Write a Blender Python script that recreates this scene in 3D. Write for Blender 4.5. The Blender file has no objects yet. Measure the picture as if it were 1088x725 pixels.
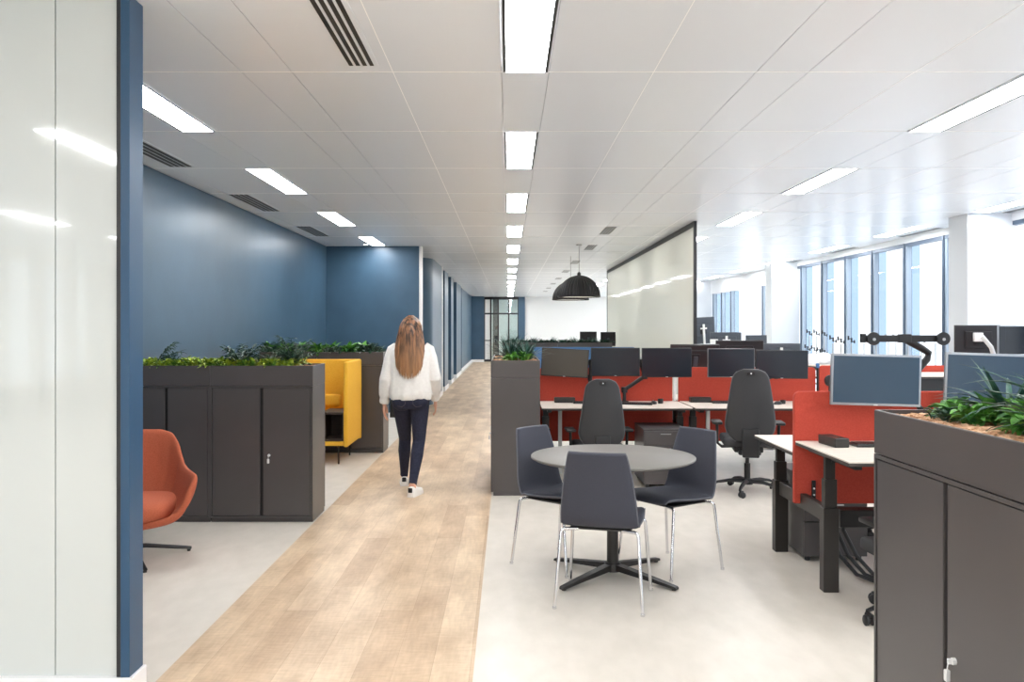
import bpy, bmesh, math, random
from mathutils import Vector, Matrix
C = bpy.context.scene.collection
PI = math.pi
R = math.radians
rnd = random.Random(7)
EYE = 1.54; CEIL = 2.91

# ------------------------------------------------------------------ materials
def srgb(r, g, b):
    f = lambda c: (c/255/12.92) if c/255 <= .04045 else ((c/255+.055)/1.055)**2.4
    return (f(r), f(g), f(b), 1)
def mat(name, col, rough=.5, metal=0, coat=0, sheen=0, spec=None, trans=0, alpha=None):
    m = bpy.data.materials.new(name); m.use_nodes = True
    p = m.node_tree.nodes['Principled BSDF']
    p.inputs['Base Color'].default_value = col
    p.inputs['Roughness'].default_value = rough
    p.inputs['Metallic'].default_value = metal
    if coat: p.inputs['Coat Weight'].default_value = coat; p.inputs['Coat Roughness'].default_value = .08
    if sheen: p.inputs['Sheen Weight'].default_value = sheen
    if spec is not None: p.inputs['Specular IOR Level'].default_value = spec
    if trans: p.inputs['Transmission Weight'].default_value = trans
    return m
def varied(name, c1, c2, rough=.6, scale=20, stretch=(1,1,1), bump=0, bscale=None, metal=0, sheen=0, lo=.35, hi=.65, detail=4, coord='Object'):
    """principled with a two-colour noise mix and optional fine bump"""
    m = mat(name, c1, rough, metal, sheen=sheen); nt = m.node_tree; N = nt.nodes; L = nt.links; p = N['Principled BSDF']
    tc = N.new('ShaderNodeTexCoord'); mp = N.new('ShaderNodeMapping'); mp.inputs['Scale'].default_value = stretch
    L.new(tc.outputs[coord], mp.inputs['Vector'])
    n = N.new('ShaderNodeTexNoise'); n.inputs['Scale'].default_value = scale; n.inputs['Detail'].default_value = detail
    L.new(mp.outputs[0], n.inputs['Vector'])
    r = N.new('ShaderNodeValToRGB'); r.color_ramp.elements[0].position = lo; r.color_ramp.elements[1].position = hi
    r.color_ramp.elements[0].color = c1; r.color_ramp.elements[1].color = c2
    L.new(n.outputs['Fac'], r.inputs['Fac']); L.new(r.outputs['Color'], p.inputs['Base Color'])
    if bump:
        n2 = N.new('ShaderNodeTexNoise'); n2.inputs['Scale'].default_value = bscale or scale*4; n2.inputs['Detail'].default_value = 3
        L.new(mp.outputs[0], n2.inputs['Vector'])
        b = N.new('ShaderNodeBump'); b.inputs['Strength'].default_value = bump; b.inputs['Distance'].default_value = .004
        L.new(n2.outputs['Fac'], b.inputs['Height']); L.new(b.outputs[0], p.inputs['Normal'])
    return m
def emis(name, col, s):
    m = bpy.data.materials.new(name); m.use_nodes = True; nt = m.node_tree
    nt.nodes.remove(nt.nodes['Principled BSDF'])
    e = nt.nodes.new('ShaderNodeEmission'); e.inputs['Color'].default_value = col; e.inputs['Strength'].default_value = s
    nt.links.new(e.outputs[0], nt.nodes['Material Output'].inputs['Surface']); return m
def clear_glass(name, tint, gloss=.08, rough=.02):
    m = bpy.data.materials.new(name); m.use_nodes = True; nt = m.node_tree
    nt.nodes.remove(nt.nodes['Principled BSDF'])
    t = nt.nodes.new('ShaderNodeBsdfTransparent'); t.inputs['Color'].default_value = tint
    g = nt.nodes.new('ShaderNodeBsdfGlossy'); g.inputs['Roughness'].default_value = rough
    x = nt.nodes.new('ShaderNodeMixShader'); x.inputs[0].default_value = gloss
    nt.links.new(t.outputs[0], x.inputs[1]); nt.links.new(g.outputs[0], x.inputs[2])
    nt.links.new(x.outputs[0], nt.nodes['Material Output'].inputs['Surface']); return m
def floor_wood():
    m = mat('wood planks', (1,1,1,1), .42); nt = m.node_tree; N = nt.nodes; L = nt.links; p = N['Principled BSDF']
    tc = N.new('ShaderNodeTexCoord'); mp = N.new('ShaderNodeMapping'); mp.inputs['Rotation'].default_value = (0,0,PI/2)
    L.new(tc.outputs['Object'], mp.inputs['Vector'])
    br = N.new('ShaderNodeTexBrick'); br.inputs['Scale'].default_value = 1
    br.inputs['Brick Width'].default_value = 1.15; br.inputs['Row Height'].default_value = .172
    br.inputs['Mortar Size'].default_value = .0012; br.inputs['Mortar Smooth'].default_value = .3; br.offset = .37; br.offset_frequency = 3
    br.inputs['Color1'].default_value = srgb(222,200,172); br.inputs['Color2'].default_value = srgb(201,175,146)
    br.inputs['Mortar'].default_value = srgb(186,158,130); br.inputs['Bias'].default_value = 0
    L.new(mp.outputs[0], br.inputs['Vector'])
    def noise(sx, sy, scale, det):
        q = N.new('ShaderNodeMapping'); q.inputs['Scale'].default_value = (sx, sy, 1); L.new(tc.outputs['Object'], q.inputs['Vector'])
        n = N.new('ShaderNodeTexNoise'); n.inputs['Scale'].default_value = scale; n.inputs['Detail'].default_value = det
        L.new(q.outputs[0], n.inputs['Vector']); return n
    def mix(a, fac, c, mode, k):
        r = N.new('ShaderNodeValToRGB'); r.color_ramp.elements[0].position = .3; r.color_ramp.elements[1].position = .7
        r.color_ramp.elements[0].color = c[0]; r.color_ramp.elements[1].color = c[1]
        L.new(fac, r.inputs['Fac'])
        x = N.new('ShaderNodeMixRGB'); x.blend_type = mode; x.inputs[0].default_value = k
        L.new(a, x.inputs[1]); L.new(r.outputs[0], x.inputs[2]); return x.outputs[0]
    c = mix(br.outputs['Color'], noise(1, .35, 5, 4).outputs['Fac'], ((.70,.62,.54,1),(1.16,1.16,1.14,1)), 'MULTIPLY', .8)
    c = mix(c, noise(1, .12, 60, 3).outputs['Fac'], ((.88,.85,.82,1),(1.06,1.06,1.06,1)), 'MULTIPLY', .7)
    c = mix(c, noise(.25, 1, 55, 2).outputs['Fac'], ((.88,.86,.84,1),(1.04,1.04,1.04,1)), 'MULTIPLY', .7)
    L.new(c, p.inputs['Base Color'])
    b = N.new('ShaderNodeBump'); b.inputs['Strength'].default_value = .25; b.inputs['Distance'].default_value = .002
    L.new(noise(.3, 1, 90, 2).outputs['Fac'], b.inputs['Height']); L.new(b.outputs[0], p.inputs['Normal'])
    return m
def pearl():
    m = mat('pearl glass wall', srgb(244,243,236),   .04, coat=.15, spec=.35); nt = m.node_tree; p = nt.nodes['Principled BSDF']
    t = nt.nodes.new('ShaderNodeBsdfTranslucent'); t.inputs['Color'].default_value = srgb(248,247,240)
    x = nt.nodes.new('ShaderNodeMixShader'); x.inputs[0].default_value = .42
    nt.links.new(p.outputs[0], x.inputs[1]); nt.links.new(t.outputs[0], x.inputs[2])
    nt.links.new(x.outputs[0], nt.nodes['Material Output'].inputs['Surface']); return m
def hairmat():
    m = varied('brown hair', srgb(50,33,24), srgb(156,108,74), .42, scale=14, stretch=(3.5,3.5,.25), lo=.38, hi=.62, detail=6); nt = m.node_tree; N = nt.nodes; L = nt.links
    p = N['Principled BSDF']; src = p.inputs['Base Color'].links[0].from_socket
    tc = N.new('ShaderNodeTexCoord'); sp = N.new('ShaderNodeSeparateXYZ'); L.new(tc.outputs['Object'], sp.inputs[0])
    mr = N.new('ShaderNodeMapRange'); mr.inputs[1].default_value = 1.50; mr.inputs[2].default_value = 1.12; L.new(sp.outputs['Z'], mr.inputs[0])
    ml = N.new('ShaderNodeMath'); ml.operation = 'MULTIPLY'; ml.inputs[1].default_value = .55; L.new(mr.outputs[0], ml.inputs[0])
    x = N.new('ShaderNodeMixRGB'); x.inputs[2].default_value = srgb(190,144,102); L.new(ml.outputs[0], x.inputs[0]); L.new(src, x.inputs[1]); L.new(x.outputs[0], p.inputs['Base Color'])
    return m
MT = dict(
    ceil=mat('ceiling tile', srgb(238,243,250), .27, spec=.5),
    ceilgap=mat('ceiling joint', srgb(215,216,218), .7),
    tbar=mat('ceiling strip', srgb(252,252,252), .6),
    white=mat('white paint', srgb(240,240,238), .55),
    offwhite=mat('cream wall', srgb(236,232,226), .6),
    column=mat('column plaster', srgb(222,226,231), .5),
    headw=mat('header white', srgb(222,225,229), .5),
    skirt=mat('white gloss skirting', srgb(240,240,240), .35),
    blue=varied('blue wall paint', srgb(58,86,108), srgb(62,91,114), .34, scale=3, bump=.06, bscale=180),
    bluepost=mat('blue satin frame', srgb(40,78,110), .35),
    floor=varied('pale vinyl floor', srgb(222,214,203), srgb(210,202,190), .40, scale=9, stretch=(1,.5,1), bump=.06, bscale=160, lo=.3, hi=.75, detail=8),
    wood=floor_wood(),
    frame=mat('dark aluminium', srgb(52,52,54), .4, .3),
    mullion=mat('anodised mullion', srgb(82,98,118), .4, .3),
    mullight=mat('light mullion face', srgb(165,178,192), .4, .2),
    fin=clear_glass('exterior glass fin', (.60,.68,.76,1), .06),
    pane=clear_glass('window pane', (.97,.985,1,1), .04),
    doorglass=clear_glass('door glass', (.80,.90,.90,1), .12),
    backglass=mat('white coated glass', srgb(206,212,211), .03, coat=1, spec=.9),
    panelglass=pearl(),
    joint=mat('black joint', srgb(25,27,28), .5),
    cab=varied('charcoal powder coat', srgb(74,70,70), srgb(78,74,74), .33, scale=2, bump=.02, bscale=400),
    cabdark=mat('cabinet recess', srgb(22,20,20), .6),
    steel=mat('bright steel', srgb(232,232,232), .35, .2),
    chrome=mat('chrome tube', srgb(225,225,228), .12, 1),
    black=mat('black plastic', srgb(26,26,28), .42),
    blackmet=mat('black powder steel', srgb(30,28,27), .38),
    deskleg=mat('desk frame steel', srgb(40,36,33), .42),
    deskedge=mat('desk edge', srgb(70,64,60), .5),
    desktop=varied('pale desktop', srgb(232,224,213), srgb(226,217,205), .4, scale=30, stretch=(.2,1,1)),
    tabletop=mat('taupe table top', srgb(116,112,107), .5),
    chairfab=varied('slate upholstery', srgb(60,62,73), srgb(66,68,79), .85, scale=300, bump=.25, bscale=500),
    seam=mat('grey piping', srgb(100,102,110), .6),
    officefab=varied('charcoal mesh', srgb(48,48,50), srgb(54,54,56), .7, scale=300, bump=.2, bscale=600),
    rim=mat('silver rim', srgb(190,190,190), .3, .8),
    red=varied('red screen felt', srgb(184,66,50), srgb(192,74,57), .9, scale=120, bump=.2, bscale=500),
    bluefelt=varied('blue screen felt', srgb(70,110,160), srgb(76,118,168), .9, scale=120),
    screen=mat('monitor glass', srgb(26,31,39), .2, spec=.5),
    screenblue=mat('monitor glass painted sheen', srgb(38,62,82), .2, spec=.6),  # bluish reflection of the windows put into the base colour
    screenbrown=mat('monitor matte film', srgb(72,66,58), .4),
    monback=mat('monitor back', srgb(70,76,84), .45),
    mondark=mat('monitor back black', srgb(40,36,38), .45),
    darkrim=mat('dark grey rim', srgb(96,96,98), .35),
    bulb=emis('lamp bulb glow', (1,.95,.88,1), 22),
    bezel=mat('silver bezel', srgb(150,155,162), .35, .6),
    orange=varied('orange wool', srgb(188,100,70), srgb(174,88,60), .95, scale=160, bump=.4, bscale=350),
    yellow=varied('yellow felt', srgb(238,184,60), srgb(230,172,48), .9, scale=120, bump=.3, bscale=350),
    darkwood=varied('dark stained wood', srgb(58,44,36), srgb(72,56,46), .5, scale=14, stretch=(1,1,6)),
    lampshade=mat('black lamp shade', srgb(34,33,33), .5),
    lampin=mat('pale lamp lining', srgb(225,222,216), .6),
    bark=varied('bark chips', srgb(226,190,156), srgb(176,128,92), .85, scale=26, lo=.4, hi=.6),
    leafy=varied('yellow green leaf', srgb(182,198,74), srgb(80,126,46), .45, scale=22, lo=.4, hi=.6),
    leafg=varied('fresh green leaf', srgb(110,172,72), srgb(40,96,44), .4, scale=14, lo=.38, hi=.62),
    leafd=varied('dark green leaf', srgb(34,66,50), srgb(60,98,78), .4, scale=18, lo=.4, hi=.7),
    leafb=varied('blue green blade', srgb(30,64,56), srgb(74,116,102), .4, scale=9, lo=.4, hi=.7),
    skin=mat('skin', srgb(222,170,145), .5),
    denim=varied('dark denim', srgb(28,30,50), srgb(36,39,60), .85, scale=60, bump=.2, bscale=300),
    stitch=mat('denim stitching', srgb(92,80,84), .8),
    blouse=varied('white blouse cotton', srgb(240,238,234), srgb(234,231,227), .8, scale=40, bump=.15, bscale=60, sheen=.2),
    hair=hairmat(),
    shoe=mat('white sneaker', srgb(238,236,232), .5),
    bag=mat('milky plastic wrap', srgb(236,240,246), .3),
    lit=emis('light diffuser', (.975,.988,1,1), 19),
    spotlit=emis('downlight lens', (1,.97,.92,1), 14),
)

# ------------------------------------------------------------------ mesh helper
class B:
    def __init__(s): s.bm = bmesh.new()
    def box(s, x0, y0, z0, x1, y1, z1, bev=0, seg=1, rot=None):
        v = [s.bm.verts.new((x, y, z)) for z in (z0, z1) for y in (y0, y1) for x in (x0, x1)]
        fs = [s.bm.faces.new([v[i] for i in q]) for q in ((0,2,3,1),(4,5,7,6),(0,1,5,4),(2,6,7,3),(0,4,6,2),(1,3,7,5))]
        if bev:
            es = list({e for f in fs for e in f.edges})
            r = bmesh.ops.bevel(s.bm, geom=es, offset=bev, segments=seg, profile=.5, affect='EDGES')
            v = list({w for f in r['faces'] for w in f.verts} | {w for w in v if w.is_valid})
        if rot:
            m, c = rot
            bmesh.ops.transform(s.bm, matrix=Matrix.Translation(c) @ m @ Matrix.Translation(-Vector(c)), verts=[w for w in v if w.is_valid])
        return s
    def ring(s, c, ax, u, r, n, r2=None):
        w = ax.cross(u).normalized(); r2 = r if r2 is None else r2
        return [s.bm.verts.new(c + u*math.cos(2*PI*i/n)*r + w*math.sin(2*PI*i/n)*r2) for i in range(n)]
    def join(s, a, b):
        n = len(a)
        for i in range(n): s.bm.faces.new((a[i], a[(i+1) % n], b[(i+1) % n], b[i]))
    def tube(s, pts, r, n=10, cap=True, flat=1):
        """sweep; r a number or one per point; flat squashes the second axis"""
        pts = [Vector(p) for p in pts]; rs = r if isinstance(r, (list, tuple)) else [r]*len(pts)
        t0 = (pts[1]-pts[0]).normalized(); u = t0.orthogonal().normalized()
        if abs(t0.z) < .9:
            u = t0.cross(Vector((0,0,1))).normalized()
        prev = None
        for i, p in enumerate(pts):
            t = (pts[min(i+1, len(pts)-1)] - pts[max(i-1, 0)]).normalized()
            u = (u - t*u.dot(t)).normalized()
            k = s.ring(p, t, u, rs[i], n, rs[i]*flat)
            if prev: s.join(prev, k)
            elif cap: s.bm.faces.new(k[::-1])
            prev = k
        if cap: s.bm.faces.new(prev)
        return s
    def lathe(s, prof, n=32, c=(0,0,0), cap=True):
        prev = None; c = Vector(c)
        for r, z in prof:
            k = [s.bm.verts.new((c.x+r*math.cos(2*PI*i/n), c.y+r*math.sin(2*PI*i/n), c.z+z)) for i in range(n)]
            if prev: s.join(prev, k)
            elif cap: s.bm.faces.new(k[::-1])
            prev = k
        if cap: s.bm.faces.new(prev)
        return s
    def prism(s, poly, axis, a, b):
        """extrude a 2D polygon along axis ('x','y','z') from a to b"""
        def f(p, t): return (t, p[0], p[1]) if axis == 'x' else (p[0], t, p[1]) if axis == 'y' else (p[0], p[1], t)
        A = [s.bm.verts.new(f(p, a)) for p in poly]; D = [s.bm.verts.new(f(p, b)) for p in poly]
        s.bm.faces.new(A[::-1]); s.bm.faces.new(D); s.join(A, D); return s
    def ball(s, c, r, sx=1, sy=1, sz=1, sub=2):
        m = Matrix.Translation(c) @ Matrix.Diagonal((r*sx, r*sy, r*sz, 1))
        bmesh.ops.create_icosphere(s.bm, subdivisions=sub, radius=1, matrix=m); return s
    def grid(s, f, nu, nv, thick):
        """closed slab from surface f(u,v)->(point); thickness along normals"""
        P = [[Vector(f(i/nu*2-1, j/nv)) for i in range(nu+1)] for j in range(nv+1)]
        def nrm(j, i):
            a = P[j][min(i+1, nu)] - P[j][max(i-1, 0)]; b = P[min(j+1, nv)][i] - P[max(j-1, 0)][i]
            n = a.cross(b); return n.normalized() if n.length > 1e-9 else Vector((0,0,1))
        F = [[s.bm.verts.new(P[j][i] + nrm(j,i)*thick/2) for i in range(nu+1)] for j in range(nv+1)]
        K = [[s.bm.verts.new(P[j][i] - nrm(j,i)*thick/2) for i in range(nu+1)] for j in range(nv+1)]
        for j in range(nv):
            for i in range(nu):
                s.bm.faces.new((F[j][i], F[j][i+1], F[j+1][i+1], F[j+1][i]))
                s.bm.faces.new((K[j][i], K[j+1][i], K[j+1][i+1], K[j][i+1]))
        for i in range(nu):
            s.bm.faces.new((F[0][i], K[0][i], K[0][i+1], F[0][i+1])); s.bm.faces.new((F[nv][i], F[nv][i+1], K[nv][i+1], K[nv][i]))
        for j in range(nv):
            s.bm.faces.new((F[j][0], F[j+1][0], K[j+1][0], K[j][0])); s.bm.faces.new((F[j][nu], K[j][nu], K[j+1][nu], F[j+1][nu]))
        return s
    def build(s, name, m, parent=None, smooth=False, sub=0, bev=0, sharp=40):
        bmesh.ops.recalc_face_normals(s.bm, faces=s.bm.faces)
        me = bpy.data.meshes.new(name)
        if smooth:
            for f in s.bm.faces: f.smooth = True
            if not sub:
                for e in s.bm.edges:
                    if len(e.link_faces) == 2 and e.calc_face_angle(0) > R(sharp): e.smooth = False
        s.bm.to_mesh(me); s.bm.free()
        me.materials.append(MT[m] if isinstance(m, str) else m)
        o = bpy.data.objects.new(name, me); C.objects.link(o)
        if parent: o.parent = parent
        if sub:
            d = o.modifiers.new('sub', 'SUBSURF'); d.levels = sub; d.render_levels = sub
        return o
def tag(o, label, cat, group=None, kind=None):
    o['label'] = label; o['category'] = cat
    if group: o['group'] = group
    if kind: o['kind'] = kind
    return o
def thing(name, label, cat, loc=(0,0,0), rz=0, group=None):
    o = bpy.data.objects.new(name, None); C.objects.link(o); o.empty_display_size = .1
    o.location = loc; o.rotation_euler = (0, 0, rz); return tag(o, label, cat, group)
def struct(o): o['kind'] = 'structure'; return o
KIDS = {}
def dup(src, loc, rz=None, label=None, group=None, parent=None):
    o = src.copy(); C.objects.link(o)
    if parent is not None: o.parent = parent
    if loc is not None: o.location = loc
    if rz is not None: o.rotation_euler = (0, 0, rz)
    if label: o['label'] = label
    if group: o['group'] = group
    for ch in list(src.children): dup(ch, None, parent=o)
    return o
def lerp(tab, t):
    """piecewise-linear table [(t, v...)], smoothed"""
    if t <= tab[0][0]: return tab[0][1:] if len(tab[0]) > 2 else tab[0][1]
    for a, b in zip(tab, tab[1:]):
        if t <= b[0]:
            k = (t-a[0])/(b[0]-a[0]); r = [p+(q-p)*k for p, q in zip(a[1:], b[1:])]
            return r if len(r) > 1 else r[0]
    return tab[-1][1:] if len(tab[-1]) > 2 else tab[-1][1]
# ------------------------------------------------------------------ the room
YN, YF = -11.0, 38.5           # back and far end
XR = 6.05                      # window facade on the right
XL = -9.0                      # window facade on the left, beside and behind the camera
struct(B().box(XL-.2, YN-.2, -.2, XR+.2, YF+4, 0).build('floor', 'floor'))
struct(B().box(-1.53, YN+.05, .0, -.155, YF+3.9, .0025).build('floor_walkway', 'wood'))

bands = [-9.0,-7.9,-6.5,-5.93,-5.68,-4.9,-3.9,-3.32,-3.06,-2.90,-2.29,-2.04,-1.43,-1.16,-.618,-.035,.219,.78,1.33,1.61,2.18,2.78,3.04,3.63,4.1,4.4,4.95,5.48,5.74,6.05]
rows = [4.54+1.375*k for k in range(-11, 26)] + [YF+4]
LR = []                         # light cells (x0, x1, y0, y1)
def cells(x0, x1, ya, yb, odd):
    for i in range(len(rows)-2):
        k = i-11
        if rows[i] >= ya and rows[i+1] <= yb and (k % 2 == 1) == odd: LR.append((x0, x1, rows[i], rows[i+1]))
cells(-.035, .219, -12, 38.6, True)
cells(-2.29, -2.04, 4, 14.3, False)
cells(2.78, 3.04, -12, 38.6, False)
cells(5.48, 5.74, -12, 38.6, True)
LR += [(-3.32, -3.06, y, y+1.375) for y in (-.215, -2.965, -5.715, -8.465)]
LR += [(-6.08, -5.82, y, y+1.375) for y in (-1.62, -4.37, -7.12, -9.87)]
cb = B(); g = .0035
for i in range(len(bands)-1):
    for j in range(len(rows)-1):
        x0, x1, y0, y1 = bands[i], bands[i+1], rows[j], rows[j+1]
        if any(abs(c[0]-x0) < .01 and abs(c[2]-y0) < .01 for c in LR): continue
        if x1 < -3.05 and y0 > 4: continue
        cb.box(x0+g/2, y0+g/2, CEIL, x1-g/2, y1-g/2, CEIL+.02)
struct(cb.build('ceiling', 'ceil'))
struct(B().box(XL-.2, YN-.2, CEIL+.035, XR+.2, YF+4, CEIL+.25).build('ceiling_void', 'ceilgap'))

tb = B()
for y in rows: tb.box(-3.05 if y > 3.6 else XL, y-.0045, CEIL-.0012, XR, y+.0045, CEIL+.001)
for x in (-.618, .78, 2.18, 3.63): tb.box(x-.0018, YN, CEIL-.0008, x+.0018, YF, CEIL+.001)
struct(tb.build('ceiling_strips', 'tbar'))
# ceiling lights
def ceiling_light():
    w, l = .25, 1.372
    t = thing('ceiling_light', 'x', 'ceiling light')
    f = B().box(-w/2, 0, .0, -w/2+.006, l, .03).box(w/2-.006, 0, .0, w/2, l, .03).box(-w/2, 0, 0, w/2, .006, .03).box(-w/2, l-.006, 0, w/2, l, .03)
    f.build('frame', 'ceil', t)
    B().box(-w/2+.004, .006, .0015, -.1045, l-.006, .03).box(.1045, .006, .0015, w/2-.004, l-.006, .03).build('air_slot', 'joint', t)
    B().box(-.103, .006, .004, .103, l-.006, .02).build('diffuser', 'lit', t)
    return t
proto = None; RANK = ['nearest', 'second', 'third', 'fourth', 'fifth', 'sixth', 'seventh', 'eighth', 'ninth', 'tenth', 'eleventh', 'twelfth', 'thirteenth', 'fourteenth']
cnt = {}
for (x0, x1, y0, y1) in LR:
    if y1 < 3.6:
        lab = 'long recessed ceiling light panel behind the viewpoint'; grp = 'ceiling lights behind the viewpoint'
    else:
        key = round(x0, 1); n = cnt.get(key, 0); cnt[key] = n+1
        grp = {-0.0: 'ceiling lights over the wood walkway', -2.3: 'ceiling lights along the blue wall', 2.8: 'ceiling lights over the desks', 5.5: 'ceiling lights beside the windows'}[key]
        nm = {-0.0: 'in the row over the wood walkway', -2.3: 'in the row along the blue wall', 2.8: 'in the row over the desks', 5.5: 'in the row beside the windows'}[key]
        lab = 'recessed white ceiling light panel, %s %s' % (RANK[n] + ' from the viewpoint' if n else 'the nearest', nm)
        if n >= 9: lab = 'small far recessed ceiling light %s, %s from the front' % (nm, RANK[n])
    if proto is None:
        proto = ceiling_light(); t = proto
    else: t = dup(proto, None)
    t.location = ((x0+x1)/2, y0+.0015, CEIL-.006); t['label'] = lab; t['group'] = grp
dup(proto, (-.35, 39.3, CEIL-.006), 0, 'added ceiling light brightening the glazed far end of the walkway', 'added ceiling lights beyond the far end')  # extra light panel, added to brighten the far glazing from behind
dup(proto, (.9, 39.3, CEIL-.006), 0, 'added ceiling light past the blue far column', 'added ceiling lights beyond the far end')  # second added panel, brightens the space beyond the far end
# vents
def vent(n, pitch, l):
    t = thing('ceiling_vent', 'x', 'air vent'); w = n*pitch
    B().box(-w/2-.012, 0, -.003, w/2+.012, l, 0).build('frame', 'ceil', t)
    for i in range(n):
        B().box(-w/2+i*pitch+.003, .012, -.005, -w/2+i*pitch+pitch-.012, l-.012, -.0031).build('slot', 'joint', t)
    return t
v0 = vent(4, .036, 1.26)
def put_vent(src, x, y, lab, grp, first=[1]):
    t = dup(src, (x, y, CEIL-.0005), 0, lab, grp); return t
v0.location = (-.76, 3.17, CEIL-.0005); v0['label'] = 'large slotted air vent at the top of the picture, nearest of all'; v0['group'] = 'slotted ceiling vents'
v1 = vent(4, .05, 1.26); v1.location = (-2.775, 5.95, CEIL-.0005); v1['label'] = 'slotted vent by the blue wall, nearest the glass partition'; v1['group'] = 'slotted ceiling vents'
put_vent(v1, -2.775, 8.70, 'slotted vent by the blue wall, middle of its three', 'slotted ceiling vents')
put_vent(v1, -2.775, 11.45, 'slotted vent by the blue wall, farthest of its three', 'slotted ceiling vents')
v2 = vent(4, .04, .95)
for i, y in enumerate((11.5, 14.0, 17.3, 20.2, 23.2, 26.0, 29.0, 31.6)):
    lab = 'slotted vent beside the pendant lamps, %s of the row' % (RANK[i] if i else 'nearest')
    if i: put_vent(v2, 1.41, y, lab, 'vents beside the pendant lamps')
    else: v2.location = (1.41, y, CEIL-.0005); v2['label'] = lab; v2['group'] = 'vents beside the pendant lamps'
v3 = vent(2, .05, 1.2); first = True
for i, y in enumerate((8.9, 11.6, 14.4, 17.1)):
    lab = 'slim slotted vent over the windows, %s of its row' % (RANK[i] if i else 'nearest')
    if i: put_vent(v3, 5.93, y, lab, 'slim vents over the windows')
    else: v3.location = (5.93, y, CEIL-.0005); v3['label'] = lab; v3['group'] = 'slim vents over the windows'

# walls on the left
struct(B().box(-3.25, 3.57, 0, -3.07, 14.45, CEIL).build('wall_left', 'blue'))
struct(B().box(-3.07, 3.57, 0, -3.05, 14.3, .1, .003).build('baseboard_left', 'skirt'))
struct(B().box(-3.07, 14.3, 0, -1.50, 14.45, CEIL).build('wall_end', 'blue'))
struct(B().box(-3.05, 14.28, 0, -1.50, 14.3, .1, .003).build('baseboard_end', 'skirt'))
struct(B().box(-1.50, 14.27, 0, -1.46, 14.47, CEIL).build('trim_1', 'skirt'))
cor = B()
def fin(x, y0, y1, rad=0):
    if rad:
        pts = [(-2.4, y0), (x-rad, y0)] + [(x-rad+rad*math.sin(a*PI/12), y0+rad-rad*math.cos(a*PI/12)) for a in range(1, 7)] + [(x, y1), (-2.4, y1)]
        cor.prism(pts, 'z', 0, CEIL)
    else: cor.box(-2.4, y0, 0, x, y1, CEIL)
fin(-1.50, 16.5, 19.1, .5); fin(-1.53, 20.4, 21.6); fin(-1.55, 23.0, 24.0); fin(-1.57, 25.7, 28.2); fin(-1.62, 29.4, 37.4)
cor.box(-2.6, 14.45, 0, -2.4, 37.6, CEIL)
struct(cor.build('wall_corridor', 'blue', smooth=True, sharp=25))
sk = B()
for x, y0, y1 in ((-1.5, 17.0, 19.1), (-1.53, 20.4, 21.6), (-1.55, 23.0, 24.0), (-1.57, 25.7, 28.2), (-1.62, 29.4, 37.4)):
    sk.box(-2.4, y0-.015, 0, x+.015, y0, .11); sk.box(x, y0, 0, x+.015, y1, .11)
sk.box(-2.385, 14.45, 0, -2.4, 37.3, .11)
struct(sk.build('baseboard_corridor', 'skirt'))
struct(B().box(-1.56, 19.14, 0, -1.49, 19.36, CEIL).box(-2.4, 19.36, 0, -2.3, 19.5, CEIL).build('trim_2', 'skirt'))
struct(B().box(-1.62, 37.4, 0, -1.07, 37.6, CEIL).build('wall_far_left', 'blue'))
struct(B().box(-1.62, 37.38, 0, -1.07, 37.4, .12).build('baseboard_far', 'skirt'))
# far glazed end with doors
fe = B()
for x in (-1.07, -.78, -.45, .02, .45): fe.box(x-.03, 38.0, 0, x+.03, 38.08, CEIL)
fe.box(-1.1, 38.0, CEIL-.12, .5, 38.08, CEIL).box(-1.1, 38.01, 2.12, .5, 38.07, 2.19).box(-1.1, 38.01, .0, .5, 38.07, .1).box(-1.1, 38.01, .93, -.8, 38.07, .97)
w = struct(fe.build('window_far', 'frame'))
struct(B().box(-1.04, 38.03, .1, -.81, 38.04, CEIL-.12).build('window_far_white', 'white'))
struct(B().box(-.75, 38.03, .1, .44, 38.04, CEIL-.12).build('window_far_pane', 'doorglass'))
struct(B().box(-.75, 41.2, 0, -.5, 41.25, CEIL).build('door_1', 'frame'))
struct(B().box(.46, 37.95, 0, .75, 38.15, CEIL).build('column_far', 'blue'))
struct(B().box(.75, 38.1, 0, XR, 38.3, CEIL).build('wall_far', 'white'))
struct(B().box(XL, YF+3.9, 0, XR, YF+4, CEIL).build('wall_beyond', 'white'))

# glass partition beside the viewpoint, on the left
gp = B().box(-4.2, 3.5, .1, -1.873, 3.512, CEIL)
o = struct(gp.build('window_partition', 'backglass'))
struct(B().box(-1.869, 3.5, .1, -1.612, 3.512, CEIL).build('window_partition_end', 'backglass'))
struct(B().box(XL, 3.5, .1, -4.204, 3.512, CEIL).build('window_partition_rear', 'backglass'))
struct(B().box(XL, 3.512, 0, -1.6, 3.56, CEIL).build('wall_partition_core', 'joint'))
struct(B().box(-1.612, 3.485, .09, -1.594, 3.56, CEIL).build('trim_partition_frame', 'frame'))
struct(B().box(-1.594, 3.48, .1, -1.556, 3.61, CEIL, .002).build('trim_blue_post', 'bluepost'))
struct(B().box(XL, 3.47, 0, -1.545, 3.62, .1, .003).build('baseboard_partition', 'skirt'))

# pearl glass wall on the right of the walkway
struct(B().box(2.40, 10.95, 0, 2.42, 20.5, CEIL-.07).build('window_meeting_room', 'panelglass'))
fr = B().box(2.392, 10.91, 0, 2.43, 10.95, CEIL).box(2.392, 10.95, CEIL-.07, 2.43, 20.5, CEIL).box(2.39, 20.5, 0, 2.475, 20.54, CEIL)
struct(fr.build('trim_meeting_room_frame', 'frame'))

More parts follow.
